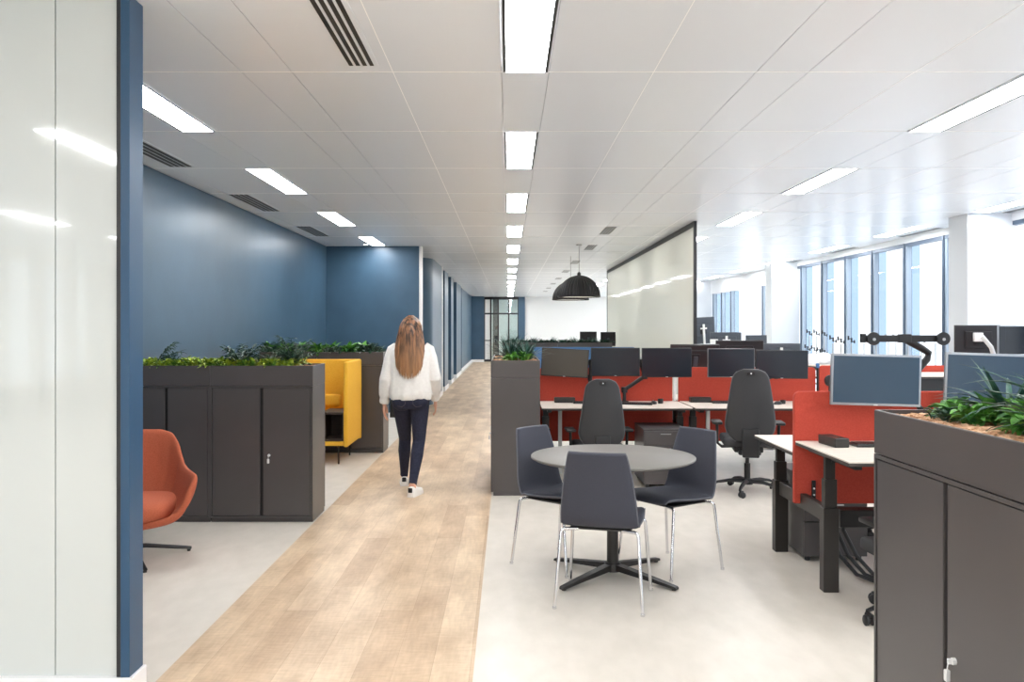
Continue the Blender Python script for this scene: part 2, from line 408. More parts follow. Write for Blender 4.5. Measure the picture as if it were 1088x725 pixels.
# right facade: header, sill, mullions, fins, panes, columns
HEAD = 2.82
struct(B().box(XR, YN, HEAD, XR+.25, 19.9, CEIL+.02).box(XR, 19.9, 2.53, XR+.25, 38.1, CEIL+.02).build('wall_right_header', 'headw'))
struct(B().box(XR-.02, YN, 0, XR+.25, 38.1, .12).build('wall_right_sill', 'white'))
cols = [(10.18, 10.62), (17.75, 18.19), (2.6, 3.05), (-5.0, -4.55), (25.32, 25.76), (32.9, 33.3)]
for i, (a, b) in enumerate(cols): struct(B().box(5.52, a, 0, XR+.05, b, CEIL, .004).build('column_%d' % (i+1), 'column'))
mull = [11.80-1.155*k for k in range(1, 19)] + [11.80, 12.97, 14.12, 15.25, 16.39, 17.54, 20.2, 23.1, 24.1, 25.06] + [27+1.2*k for k in range(8)]
mull = sorted(y for y in mull if not any(a-.1 < y < b+.1 for a, b in cols))
mb = B(); ml = B(); fb = B(); fo = B()
for y in mull:
    h = HEAD if y < 19.9 else 2.53
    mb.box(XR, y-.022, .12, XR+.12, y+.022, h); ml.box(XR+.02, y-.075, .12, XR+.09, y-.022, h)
    fb.box(XR+.13, y-.008, .12, XR+.25, y+.008, h)
mb.box(XR+.01, YN, HEAD-.05, XR+.1, 19.9, HEAD)
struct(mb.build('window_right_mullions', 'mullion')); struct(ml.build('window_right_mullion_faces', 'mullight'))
struct(fb.build('window_right_fins', 'fin'))
ed = [YN] + mull + [38.0]
for i in range(len(ed)-1):
    if ed[i+1] < 9: continue
    h = HEAD if ed[i] < 19.8 else 2.53
    struct(B().box(XR+.05, ed[i]+.03, .12, XR+.056, ed[i+1]-.08, h-.05).build('window_%d' % (i+1), 'pane'))
# left facade and the end wall behind the viewpoint (seen in the partition's reflection)
lf = B()
for k in range(12): lf.box(XL-.1, -10.5+1.2*k, 0, XL+.1, -10.3+1.2*k, 2.8)
lf.box(XL-.1, YN, 2.8, XL+.1, 3.5, CEIL).box(XL-.1, YN, 0, XL+.1, 3.5, .5)
struct(lf.build('window_left_facade', 'offwhite'))
struct(B().box(XL, YN-.1, 0, XR, YN, CEIL).build('wall_back', 'offwhite'))

# recessed downlights
def downlight(x, y, lab):
    t = thing('downlight', lab, 'ceiling light', (x, y, CEIL-.001), 0, 'small round downlights')
    B().lathe([(.05, 0), (.05, -.006), (.036, -.008), (.036, -.002)], 20).build('trim_ring', 'ceil', t, True)
    B().lathe([(.035, -.001), (.035, -.005)], 20).build('lens', 'spotlit', t)
downlight(-2.35, 13.95, 'small bright downlight close to the corner of the blue end wall')
# ------------------------------------------------------------------ storage cabinets with planter tops
def cabinet(label, loc, rz, w, group='charcoal storage cabinets'):
    """front faces local -Y; x 0..w, y 0..d"""
    d = .45; h = 1.075; t = thing('storage_cabinet', label, 'cabinet', loc, rz, group)
    B().box(0, .022, .035, w, d, h, .002).build('body', 'cab', t)
    B().box(.004, .024, 0, w-.004, d-.01, .035).build('plinth', 'cab', t)
    B().box(.012, .018, .05, w-.012, .0219, h-.015).build('door_reveal', 'cabdark', t)
    B().box(0, .0, .035, .014, .022, h).box(w-.014, 0, .035, w, .022, h).box(.014, 0, h-.014, w-.014, .022, h).box(.014, 0, .035, w-.014, .022, .05).build('front_frame', 'cab', t)
    m = w/2
    B().box(.018, .004, .054, m-.013, .018, h-.018, .0015).build('door', 'cab', t)
    dr = B().box(m+.013, .004, .054, w-.018, .018, h-.018, .0015).build('door', 'cab', t)
    lk = B().tube([(m+.06, .004, .53), (m+.06, -.006, .53)], .011, 12).box(m+.056, -.02, .522, m+.064, -.004, .538, .001)
    lk.box(m+.052, -.028, .47, m+.068, -.014, .505, .002).tube([(m+.06, -.018, .525), (m+.06, -.021, .505)], .002, 6)
    lk.build('key_lock', 'steel', dr)
    return t
def planter(label, loc, rz, w, group='charcoal planter troughs on the cabinets'):
    d = .45; z0, z1 = 1.078, 1.237; t = thing('planter_trough', label, 'planter', loc, rz, group); k = .012
    b = B().box(0, 0, z0, w, k, z1, .003).box(0, d-k, z0, w, d, z1, .001).box(0, k, z0, k, d-k, z1).box(w-k, k, z0, w, d-k, z1).box(k, k, z0, w-k, d-k, z0+.01)
    b.build('trough', 'cab', t)
    return t
def bark(label, loc, rz, w, n):
    b = B(); d = .45; b.box(.014, .014, 1.09, w-.014, d-.014, 1.221)
    for _ in range(n):
        x, y = rnd.uniform(.03, w-.03), rnd.uniform(.03, d-.03); s = rnd.uniform(.008, .018)
        b.box(x-s, y-s*.6, 1.216, x+s, y+s*.6, 1.216+rnd.uniform(.006, .014), rot=(Matrix.Rotation(rnd.uniform(0, 3), 4, 'Z') @ Matrix.Rotation(rnd.uniform(-.5, .5), 4, 'X'), (x, y, 1.221)))
    o = b.build('bark_chips', 'bark'); o.location = loc; o.rotation_euler = (0, 0, rz)
    return tag(o, label, 'bark mulch', None, 'stuff')

# plants
def leaf(b, base, az, el, L, W, bend, n=5, fold=.25, tip=1.0):
    """a leaf blade: starts at base, azimuth az, elevation el, bending down by bend radians over its length"""
    p = Vector(base); st = L/n; prev = None; side = Vector((-math.sin(az), math.cos(az), 0))
    for i in range(n+1):
        t = i/n; w = W*math.sin(PI*min(1, (.12+.88*t)**.8))**.8 if t < 1 else .0005
        e = el - bend*t; d = Vector((math.cos(az)*math.cos(e), math.sin(az)*math.cos(e), math.sin(e))); nn = side.cross(d)
        k = [b.bm.verts.new(p - side*w/2 + nn*(-fold*w)), b.bm.verts.new(p), b.bm.verts.new(p + side*w/2 + nn*(-fold*w))]
        if prev:
            b.bm.faces.new((prev[0], prev[1], k[1], k[0])); b.bm.faces.new((prev[1], prev[2], k[2], k[1]))
        prev = k; p = p + d*st
def leafy_mesh(n, L, W, spread, hgt, r):
    b = B()
    for i in range(n):
        a = r.uniform(0, 2*PI); q = r.uniform(0, spread); z = r.uniform(0, hgt)
        leaf(b, (q*math.cos(a), q*math.sin(a), z), a+r.uniform(-.9, .9), r.uniform(.2, 1.3), L*r.uniform(.7, 1.2), W*r.uniform(.7, 1.2), r.uniform(.4, 1.6), 4)
    return b
def blade_mesh(n, L, W, r, lo=.6, hi=1.5, bend=1.6):
    b = B()
    for i in range(n):
        a = r.uniform(0, 2*PI)
        leaf(b, (.02*math.cos(a), .02*math.sin(a), 0), a, r.uniform(lo, hi), L*r.uniform(.6, 1.15), W*r.uniform(.7, 1.2), r.uniform(.3, bend), 7, .15)
    return b
def fern_mesh(stems, L, r, az0=None, lean=.9):
    b = B()
    for s in range(stems):
        a = (r.uniform(0, 2*PI) if az0 is None else az0 + r.uniform(-.7, .7)); el = r.uniform(lean-.3, lean+.4); p = Vector((0, 0, 0)); l = L*r.uniform(.7, 1.1); n = 9
        bend = r.uniform(.5, 1.3); pts = []
        for i in range(n+1):
            pts.append(p.copy()); e = el-bend*i/n; p = p + Vector((math.cos(a)*math.cos(e), math.sin(a)*math.cos(e), math.sin(e)))*l/n
        b.tube(pts, .0022, 4)
        for i in range(2, n+1):
            for sd in (-1, 1):
                for q in range(2):
                    leaf(b, pts[i], a+sd*(.75+.35*q)+r.uniform(-.2, .2), r.uniform(-.2, .7), l*.26*r.uniform(.7, 1.2), .011, .7, 3)
    return b
PL = {}
def plant(kind, loc, rz, label, group, cat='plant', s=1):
    """kinds keep a few master meshes; each placed plant is its own object"""
    key, i = kind
    if (key, i) not in PL:
        r = random.Random(hash_seed(key)*17+i)
        if key == 'hedge': o = leafy_mesh(46, .075, .042, .07, .035, r).build('leafy_plant', 'leafy')
        elif key == 'green': o = leafy_mesh(40, .125, .062, .05, .05, r).build('leafy_plant', 'leafg')
        elif key == 'bush': o = leafy_mesh(42, .07, .03, .10, .05, r).build('leafy_plant', 'leafd')
        elif key == 'blade': o = blade_mesh(120, .21, .009, r, .35, 1.5, 1.3).build('grassy_plant', 'leafb')
        elif key == 'fern': o = fern_mesh(22, .19, r).build('fern_plant', 'leafd')
        elif key == 'tallfern': o = fern_mesh(22, .25, r, None, 1.15).build('fern_plant', 'leafd')
        elif key == 'spray': o = fern_mesh(9, .26, r, 0, .75).build('fern_plant', 'leafd')
        elif key == 'bigblade': o = blade_mesh(40, .36, .030, r, .55, 1.35, 1.7).build('grassy_plant', 'leafb')
        PL[(key, i)] = o
    else:
        o = PL[(key, i)].copy(); C.objects.link(o)
    o.location = loc; o.rotation_euler = (0, 0, rz); o.scale = (s, s, s)
    return tag(o, label, cat, group)
def hash_seed(k): return sum(ord(c) for c in k)
SOIL = 1.22

# left front run (two units, the second meets the blue wall)
W1 = .81
cabinet('charcoal two-door cabinet beside the walkway, in front of the yellow booth', (-1.542-W1, 6.68, 0), 0, W1)
cabinet('charcoal two-door cabinet directly behind the orange armchair', (-3.045, 6.68, 0), 0, .691)
planter('planter trough on the near cabinet beside the walkway, left side', (-1.542-W1, 6.68, 0), 0, W1)
planter('planter trough above the orange armchair', (-3.045, 6.68, 0), 0, .691)
bark('bark chips in the planter on the cabinet beside the walkway', (-1.542-W1, 6.68, 0), 0, W1, 160)
bark('bark chips in the planter above the orange armchair', (-3.045, 6.68, 0), 0, .691, 120)
gh = 'low yellow-green hedge plants in the front left planters'
x = -2.98; i = 0
while x < -1.70:
    for y in (6.78, 6.93, 7.05):
        plant(('hedge', i % 4), (x+rnd.uniform(-.02, .02), y+rnd.uniform(-.02, .02), SOIL-.005), rnd.uniform(0, 6), 'low leafy yellow-green plant in the front left cabinet planters', gh, s=.95)
        i += 1
    x += .12
plant(('spray', 0), (-2.86, 6.85, SOIL), R(20), 'airy dark green fern leaning right, nearest the blue post', 'dark ferns in the front left planters')
plant(('fern', 0), (-2.17, 6.88, SOIL), 0, 'rounded dark fern tuft at the middle of the front left planters', 'dark ferns in the front left planters', s=1.15)
plant(('fern', 1), (-1.92, 6.90, SOIL-.02), 1, 'sparse low fern between the two taller ferns, front left planters', 'dark ferns in the front left planters', s=.75)
plant(('tallfern', 0), (-1.76, 6.90, SOIL), 2, 'tallest dark fern at the walkway end of the front left planter', 'dark ferns in the front left planters', s=1.0)

# left rear run behind the booth
cabinet('charcoal cabinet behind the yellow booth, next to the walkway', (-1.53-W1, 10.37, 0), 0, W1)
cabinet('charcoal cabinet behind the yellow booth, next to the blue wall', (-3.045, 10.37, 0), 0, .70)
planter('planter trough on the rear left cabinet next to the walking woman', (-1.53-W1, 10.37, 0), 0, W1)
planter('planter trough on the rear left cabinet next to the blue wall', (-3.045, 10.37, 0), 0, .70)
bark('bark chips in the rear left planter next to the walkway', (-1.53-W1, 10.37, 0), 0, W1, 60)
bark('bark chips in the rear left planter next to the blue wall', (-3.045, 10.37, 0), 0, .70, 60)
x = -3.0; i = 0
while x < -1.58:
    for y in (10.47, 10.68):
        plant((('bush', 'green')[i % 3 == 1], i % 3), (x+rnd.uniform(-.03, .03), y, SOIL-.005), rnd.uniform(0, 6), 'leafy green plant in the rear left planter behind the booth', 'plants in the rear left planters', s=1.1)
        i += 1
    x += .13
for q, (x, s) in enumerate(((-2.95, .9), (-2.45, .8), (-1.78, 1.0))):
    plant(('fern', q), (x, 10.6, SOIL), q, ('dark fern in the rear left planter closest to the blue wall', 'dark fern at the middle of the rear left planter', 'dark fern in the rear left planter beside the woman')[q], 'ferns in the rear left planters', s=s)

# middle run: its narrow end faces the viewpoint, doors towards the walkway
W2 = .80
MX = -.159
cabinet('grey cabinet at the middle, nearest the round table', (MX, 7.74+W2, 0), -PI/2, W2)
cabinet('grey cabinet at the middle, behind the one nearest the round table', (MX, 7.74+2*W2+.002, 0), -PI/2, W2)
planter('planter trough on the middle cabinet nearest the round table', (MX, 7.74+W2, 0), -PI/2, W2)
planter('planter trough on the middle cabinet one farther back', (MX, 7.74+2*W2+.002, 0), -PI/2, W2)
bark('bark chips in the middle planter nearest the round table', (MX, 7.74+W2, 0), -PI/2, W2, 240)
bark('bark chips in the middle planter farther back', (MX, 7.74+2*W2+.002, 0), -PI/2, W2, 80)
plant(('green', 0), (.04, 7.98, SOIL), 0, 'bright green leafy plant at the front of the middle planter', 'plants in the middle planters', s=.72)
plant(('green', 1), (.16, 8.05, SOIL), 1, 'bright green leafy plant in the middle planter, nearest the brown monitor', 'plants in the middle planters', s=.72)
plant(('blade', 0), (.03, 8.3, SOIL), 1, 'bushy grey-green grass plant, left in the middle planter', 'plants in the middle planters', s=1.35)
plant(('blade', 1), (.17, 8.2, SOIL), 2, 'bluish grass plant arching right in the middle planter', 'plants in the middle planters', s=1.25)
for q in range(6):
    plant((('blade', 'bush', 'green')[q % 3], q % 3), (.07+.1*(q % 2), 8.50+.14*q, SOIL), q, 'green plant towards the back of the middle planters', 'plants at the back of the middle planters', s=.8)

# right foreground cabinet
W3 = 1.0; CX = 1.347
cabinet('large brown-grey cabinet in the right foreground, half out of the picture', (CX, 3.12, 0), -PI/2, W3)
planter('planter trough on the right foreground cabinet', (CX, 3.12, 0), -PI/2, W3)
bark('tan bark chips around the plants in the right foreground planter', (CX, 3.12, 0), -PI/2, W3, 700)
gr = 'plants in the right foreground planter'
for q, (x, y, k, s) in enumerate(((1.55, 2.95, 0, .62), (1.60, 2.80, 1, .75), (1.50, 2.74, 2, .6), (1.62, 2.60, 3, .8), (1.53, 2.47, 0, .7), (1.62, 2.34, 1, .8), (1.50, 2.28, 2, .7))):
    lab = ('small bright green leafy plant at the far end of the right foreground planter', 'leafy green plant second from the far end, right foreground planter', 'leafy green plant by the near rim, left in the right foreground planter', 'leafy green plant at the middle of the right foreground planter', 'broad-leaved green plant beside the rim, right foreground planter', 'leafy green plant at the picture edge, right foreground planter', 'lowest right leafy green plant by the rim, right foreground planter')[q]
    plant(('green', k), (x, y, SOIL), q*1.3, lab, gr, s=s)
plant(('bigblade', 0), (1.66, 2.80, SOIL), 0, 'arching dark bladed plant, farther one in the right foreground planter', gr, s=.74)
plant(('bigblade', 1), (1.60, 2.34, SOIL), 1, 'tall blue-green bladed plant at the right picture edge', gr, s=1.0)
plant(('bush', 0), (1.68, 2.95, SOIL), 1, 'dark low leafy plant at the far corner, right foreground planter', gr, s=.7)
plant(('bush', 1), (1.48, 2.86, SOIL), 2, 'dark leafy plant touching the far left rim, right foreground planter', gr, s=.6)

# far run of planters before the white wall
for q, x in enumerate((-.11, .985)):
    cabinet(('far charcoal cabinet in front of the white wall, left one', 'far charcoal cabinet in front of the white wall, right one')[q], (x, 16.9, 0), 0, 1.09, 'far cabinets before the white wall')
    planter(('far planter trough before the white wall, left one', 'far planter trough before the white wall, right one')[q], (x, 16.9, 0), 0, 1.09, 'far planter troughs')
for q in range(16):
    plant((('bush', 'blade', 'bush')[q % 3], q % 2), (-.02+.135*q, 17.1, SOIL-.03), q, 'dark green plant in the far planters before the white wall', 'plants in the far planters', s=1.35 if q % 3 != 1 else .9)

# ------------------------------------------------------------------ round table and its three chairs
TX, TY = .648, 5.26
t = thing('round_table', 'round taupe meeting table on a black four-star base', 'table', (TX, TY, 0))
B().lathe([(0.0, .724), (.485, .724), (.507, .733), (.507, .742), (.503, .745), (0, .745)], 96, cap=False).build('tabletop', 'tabletop', t, True, sharp=60)
B().lathe([(.0, .716), (.49, .7235), (.30, .7238), (0, .7238)], 64, cap=False).lathe([(.14, .70), (.14, .716)], 24).build('underside', 'blackmet', t, True)
B().lathe([(.036, .05), (.034, .70)], 28).build('pole', 'blackmet', t, True)
B().lathe([(.05, .03), (.05, .075), (.042, .085)], 28).build('hub', 'blackmet', t, True)
for a in (43, 137, 223, 317):
    a = R(a); d = Vector((math.cos(a), math.sin(a), 0)); s = Vector((-math.sin(a), math.cos(a), 0))
    b = B(); A = []
    for r_, zt, zb, w in ((.03, .078, .04, .026), (.30, .045, .022, .022), (.455, .024, .008, .018), (.463, .018, .008, .016)):
        c = d*r_; A.append([b.bm.verts.new(c+s*q*w+Vector((0, 0, z))) for q, z in ((-1, zb), (1, zb), (1, zt), (-1, zt))])
    b.bm.faces.new(A[0][::-1]); b.bm.faces.new(A[-1]); [b.join(p, q) for p, q in zip(A, A[1:])]
    b.lathe([(.014, 0), (.014, .009)], 12, d*.44)
    b.build('foot', 'blackmet', t)

def conference_chair(label):
    t = thing('conference_chair', label, 'chair', (0, 0, 0), 0, 'slate chairs around the round table')
    prof = [(0, .225, .445), (.06, .215, .468), (.14, .14, .470), (.30, 0, .458), (.42, -.11, .452), (.49, -.17, .455), (.54, -.205, .475), (.58, -.222, .51), (.64, -.235, .57), (.75, -.25, .68), (.88, -.272, .79), (.97, -.288, .855), (1, -.292, .868)]
    wid = [(0, .19), (.06, .205), (.3, .222), (.5, .215), (.64, .205), (.8, .185), (.95, .162), (1, .152)]
    def f(u, v):
        y, z = lerp(prof, v); w = lerp(wid, v)
        cup = .012*(u*u) if v < .5 else 0; fw = .022*u*u if v > .55 else .022*u*u*max(0, (v-.45)/.1)
        return (u*w, y+fw, z+cup)
    s = B().grid(f, 12, 40, .028).build('shell', 'chairfab', t, True, sub=1)
    # piping round the rim
    pts = [f(-1, v/30) for v in range(0, 31)] + [f(u/6, 1) for u in range(-5, 6)] + [f(1, 1-v/30) for v in range(0, 31)]
    B().tube(pts, .0045, 6).build('piping', 'seam', s, True)
    B().box(-.17, -.16, .424, .17, .16, .440, .006).build('seat_plate', 'black', t)
    for sx in (-1, 1):
        B().tube([(sx*.12, -.15, .428), (sx*.19, -.175, .428), (sx*.205, -.182, .424), (sx*.212, -.188, .41), (sx*.24, -.235, .004)], .0095, 10).lathe([(.012, 0), (.012, .012)], 10, (sx*.24, -.235, 0)).build('leg', 'chrome', t, True)
        B().tube([(sx*.12, .15, .428), (sx*.19, .165, .428), (sx*.205, .17, .424), (sx*.212, .175, .41), (sx*.24, .225, .004)], .0095, 10).lathe([(.012, 0), (.012, .012)], 10, (sx*.24, .225, 0)).build('leg', 'chrome', t, True)
    return t
ch = conference_chair('slate upholstered chair in front of the round table, its back to the viewpoint')
ch.location = (.545, 4.80, 0); ch.rotation_euler = (0, 0, R(-15))
dup(ch, (.357, 5.53, 0), R(-133), 'slate upholstered chair at the left side of the round table')
dup(ch, (1.03, 5.44, 0), R(125), 'slate upholstered chair at the right side of the round table')

# ------------------------------------------------------------------ orange lounge chair
t = thing('lounge_chair', 'orange upholstered tub armchair on a black star base, half behind the blue post', 'armchair', (-2.50, 5.62, 0), R(8))
def rim(a):    # a in -1..1, 0 = back centre
    s = 1 if a >= 0 else -1
    x, y, z = lerp([(0, 0, .33, .835), (.12, .11, .325, .834), (.24, .19, .30, .812), (.34, .24, .25, .745), (.42, .272, .20, .66), (.50, .305, .13, .618), (.60, .35, .03, .603), (.70, .405, -.09, .598), (.78, .452, -.19, .595), (.83, .466, -.235, .582), (.87, .435, -.27, .52), (.91, .42, -.30, .42), (.95, .365, -.345, .315), (1, .0, -.40, .272)], abs(a))
    return Vector((x*s, y, z))
b = B(); n = 64; rings = []
for k, (q, zc) in enumerate(((0, 0), (.55, .1), (.8, .28), (.93, .55), (1, 1))):
    ring = []
    for i in range(n):
        a = -1+2*i/n; p = rim(a)
        base = Vector((p.x*.80, p.y*.72-.02, .275))
        if k == 0: v = Vector((base.x*.35, base.y*.35, .262))
        else:
            bb = Vector((base.x*(.35+.65*min(1, q*1.05)), base.y*(.35+.65*min(1, q*1.05)), .262+.02*q))
            v = bb.lerp(p, zc)
            if p.z > .5 and 0 < zc < 1:
                out = Vector((p.x, p.y, 0)).normalized(); v += out*(.025 if p.z > .65 else .004)*math.sin(PI*zc)
        ring.append(b.bm.verts.new(v))
    rings.append(ring)
for p, q in zip(rings, rings[1:]): b.join(p, q)
b.bm.faces.new(rings[0][::-1])
sh = b.build('shell', 'orange', t, True); 
md = sh.modifiers.new('sol', 'SOLIDIFY'); md.thickness = .045; md.offset = .0
md = sh.modifiers.new('sub', 'SUBSURF'); md.levels = 2; md.render_levels = 2
b = B(); rg = []
for z, s in ((.300, .80), (.31, .93), (.34, 1), (.385, 1), (.417, .95), (.43, .80), (.436, .4)):
    rg.append([b.bm.verts.new(((.31*s)*math.copysign(abs(math.cos(2*PI*i/48))**.6, math.cos(2*PI*i/48)), -.105+(.30*s)*math.copysign(abs(math.sin(2*PI*i/48))**.6, math.sin(2*PI*i/48)), z)) for i in range(48)])
for p, q in zip(rg, rg[1:]): b.join(p, q)
b.bm.faces.new(rg[0][::-1]); b.bm.faces.new(rg[-1]); b.build('seat_cushion', 'orange', t, True, sub=1)
B().lathe([(.026, .05), (.026, .24), (.07, .262)], 20).build('pole', 'blackmet', t, True)
for a in (28, 118, 208, 298):
    a = R(a); B().tube([(0, 0, .085), (.09*math.cos(a), .09*math.sin(a), .08), (.385*math.cos(a), .385*math.sin(a), .02)], [.02, .018, .013], 10, flat=.8).lathe([(.012, 0), (.012, .012)], 10, (.37*math.cos(a), .37*math.sin(a), 0)).build('leg', 'blackmet', t, True)

# ------------------------------------------------------------------ yellow high-back booth
t = thing('booth_sofa', 'yellow high-backed booth sofa with a dark side cabinet, before the rear left planter', 'sofa', (-2.43, 9.42, 0))
hw = .645; D = .90
B().box(-hw, D-.055, .19, hw, D, 1.155, .02, 3).build('back_panel', 'yellow', t, True)
for s in (-1, 1):
    b = B(); x0, x1 = (hw-.05, hw) if s > 0 else (-hw, -hw+.05)
    b.box(x0, 0, .205, x1, D-.056, 1.155, .018, 3).build('side_panel', 'yellow', t, True)
B().box(-hw+.05, .03, .215, hw-.05, D-.06, .262, .015, 2).build('base_rail', 'yellow', t, True)
B().box(-hw+.055, .06, .265, hw-.315, D-.06, .335, .012, 2).box(-hw+.055, .04, .338, hw-.315, D-.06, .46, .035, 3).build('seat_cushion', 'yellow', t, True)
sc = B().box(hw-.305, .06, .265, hw-.285, .5, .585).box(hw-.075, .06, .265, hw-.055, .5, .585).box(hw-.285, .06, .265, hw-.075, .5, .285).box(hw-.285, .48, .285, hw-.075, .5, .565).box(hw-.31, .05, .565, hw-.052, .52, .59, .003)
sc.build('side_cabinet', 'darkwood', t)
for sx in (-.52, .52):
    for y in (.12, .78):
        B().tube([(sx, y, .215), (sx, y, .0)], .011, 10).build('leg', 'blackmet', t, True)
o = B().box(-.15, -.05, 0, .15, .05, .15, .045, 4).build('cushion', 'yellow', None, True); o.location = (-1.995-.14, 10.08, .595); o.rotation_euler = (R(-4), 0, 0)
tag(o, 'yellow bolster cushion on the dark side cabinet of the booth', 'cushion')

# ------------------------------------------------------------------ pendant lamps
def pendant(label, x, y, z):
    t = thing('pendant_lamp', label, 'pendant lamp', (x, y, z), 0, 'black dome pendant lamps'); r0 = .35; n = 144
    b = B(); prev = None
    for k in range(15):
        a = k/14*PI/2*.965; ring = []
        for i in range(n):
            rr = r0*math.cos(a)*(1-(.045 if (i//2) % 2 else 0)*min(1, 3*math.cos(a))); th = 2*PI*i/n
            ring.append(b.bm.verts.new((rr*math.cos(th), rr*math.sin(th), .02+.345*math.sin(a))))
        if prev: b.join(prev, ring)
        prev = ring
    b.bm.faces.new(prev); b.build('lamp_shade', 'lampshade', t, True, sharp=20)
    b = B(); b.lathe([(r0, 0), (r0+.004, .004), (r0+.004, .03), (r0-.008, .03), (r0-.012, 0), (r0, 0)], 96, cap=False).build('shade_rim', 'lampshade', t, True)
    b = B(); b.lathe([((r0-.02)*math.cos(k/12*PI/2*.96), .012+.325*math.sin(k/12*PI/2*.96)) for k in range(13)], 64, cap=False).build('lining', 'lampin', t, True)
    B().lathe([(.03, .355), (.03, .40), (.012, .42), (.0, .42)], 16).build('cap', 'black', t, True)
    B().tube([(0, 0, .42), (0, 0, CEIL-z-.02)], .0035, 6).build('cord', 'black', t)
    B().lathe([(.05, CEIL-z-.022), (.05, CEIL-z-.002)], 20).build('canopy', 'rim', t, True)
    B().ball((0, 0, .12), .045).build('bulb', 'bulb', t, True)
    return t
p = pendant('ribbed black dome pendant lamp, nearer and larger of the two', 1.17, 14.0, 2.035)
dup(p, (1.20, 16.3, 2.063), 0, 'ribbed black dome pendant lamp, farther one behind the other')
for c_ in bpy.data.objects: pass
# ------------------------------------------------------------------ desks, screens, monitors, chairs
def desk(label, x0, x1, y0, y1, z, group='sit-stand desks'):
    t = thing('desk', label, 'desk', ((x0+x1)/2, (y0+y1)/2, 0), 0, group); hw = (x1-x0)/2; hd = (y1-y0)/2
    top = B().box(-hw, -hd, z-.008, hw, hd, z, .001).build('desktop', 'desktop', t)
    B().box(-hw, -hd, z-.026, hw, hd, z-.0082, .002).build('edge_band', 'deskedge', top)
    B().box(-hw+.06, -.03, z-.065, hw-.06, .03, z-.027).box(-hw+.06, -hd+.07, z-.055, -hw+.10, hd-.07, z-.027).box(hw-.10, -hd+.07, z-.055, hw-.06, hd-.07, z-.027).build('frame_rail', 'blackmet', t)
    zl = .49
    for s in (-1, 1):
        x = s*(hw-.055)
        l = B().box(x-.045, -.035, 0, x+.045, .035, zl, .003).build('leg', 'deskleg', t)
        B().box(x-.036, -.027, zl, x+.036, .027, (zl+z)/2, .002).box(x-.028, -.02, (zl+z)/2, x+.028, .02, z-.027, .002).build('lift_column', 'deskleg', l)
    return t
def side_beam(label, x, y0, y1, group):
    o = B().box(x-.02, y0, .395, x+.02, y1, .485, .002).build('bench_beam', 'deskleg'); return tag(o, label, 'desk beam', group)
def cross_beam(label, x0, x1, y, group):
    o = B().box(x0, y-.05, .37, x1, y+.05, .47, .002).build('bench_beam', 'blackmet'); return tag(o, label, 'desk beam', group)
def screen_panel(label, x0, x1, y, z0=.40, z1=1.13, m='red', group='red desk screens', ob='desk_screen'):
    b = B(); r = .04; T = .034
    pts = []
    for cx, cz, a0 in ((x1-r, z1-r, 0), (x0+r, z1-r, 90), (x0+.01, z0+.01, 180), (x1-.01, z0+.01, 270)):
        q = r if a0 < 180 else .01
        pts += [(cx+q*math.cos(R(a0+15*k)), cz+q*math.sin(R(a0+15*k))) for k in range(7)]
    b.prism(pts, 'y', y-T/2, y+T/2)
    o = b.build(ob, m, None, True, sharp=50)
    d = o.modifiers.new('bev', 'BEVEL'); d.width = .006; d.segments = 2; d.limit_method = 'ANGLE'
    return tag(o, label, 'desk screen', group)

def monitor(label, x, y, z, rz=0, roll=0, tilt=0, w=.53, h=.305, scr='screen', bez='bezel', back='monback', group=None, stand=None, tab=.74, name='monitor'):
    """screen faces local -Y; centre at z; stand: 'arm' post behind, 'foot' or None"""
    t = thing(name, label, 'monitor', (x, y, z), rz, group); t.rotation_euler = (tilt, roll, rz)
    B().box(-w/2, -.006, -h/2, w/2, .018, h/2, .004, 2).build('housing', bez, t, True)
    q = .014 if scr == 'screenblue' else .008
    B().box(-w/2+q, -.0075, -h/2+q+.002, w/2-q, -.0062, h/2-q).build('screen', scr, t)
    B().box(-w/2+.004, .0182, -h/2+.004, w/2-.004, .028, h/2-.004, .004).box(-.16, .028, -.1, .16, .042, .1, .01).build('back_cover', back, t)
    B().box(-.012, -.0085, -h/2+.003, .012, -.0076, -h/2+.008).build('chin_mark', 'steel', t)
    B().box(-.055, .042, -.055, .055, .052, .055, .003).build('mount_plate', 'black', t)
    if stand == 'foot':
        B().box(-.025, .052, -(z-tab)+.012, .025, .07, .03).box(-.11, -.04, -(z-tab), .11, .13, -(z-tab)+.012, .003).build('stand', 'monback', t)
    if stand == 'white':
        B().box(-.016, .052, -(z-tab)+.012, .016, .075, .10, .003).box(-.06, .052, .02, .06, .066, .045, .004).box(-.1, .02, -(z-tab), .1, .16, -(z-tab)+.012, .003).build('stand', 'white', t)
    return t
def monitor_arm(label, pts, tab, group, clamp=True, r=.017):
    """post on the desk then arm segments through pts"""
    x, y, _ = pts[0]; t = thing('monitor_mount', label, 'monitor mount', (x, y, tab), 0, group)
    L = [Vector(p)-Vector((x, y, tab)) for p in pts]
    B().lathe([(.045, 0), (.045, .012), (.02, .016), (.018, L[0].z)], 18).build('post', 'black', t, True)
    b = B()
    for p, q in zip(L, L[1:]):
        b.tube([p, q], r, 10); b.lathe([(r*1.35, -.03), (r*1.35, .03)], 14, q)
    b.lathe([(r*1.5, -.03), (r*1.5, .03)], 14, L[0])
    b.build('arm', 'black', t, True)
    return t

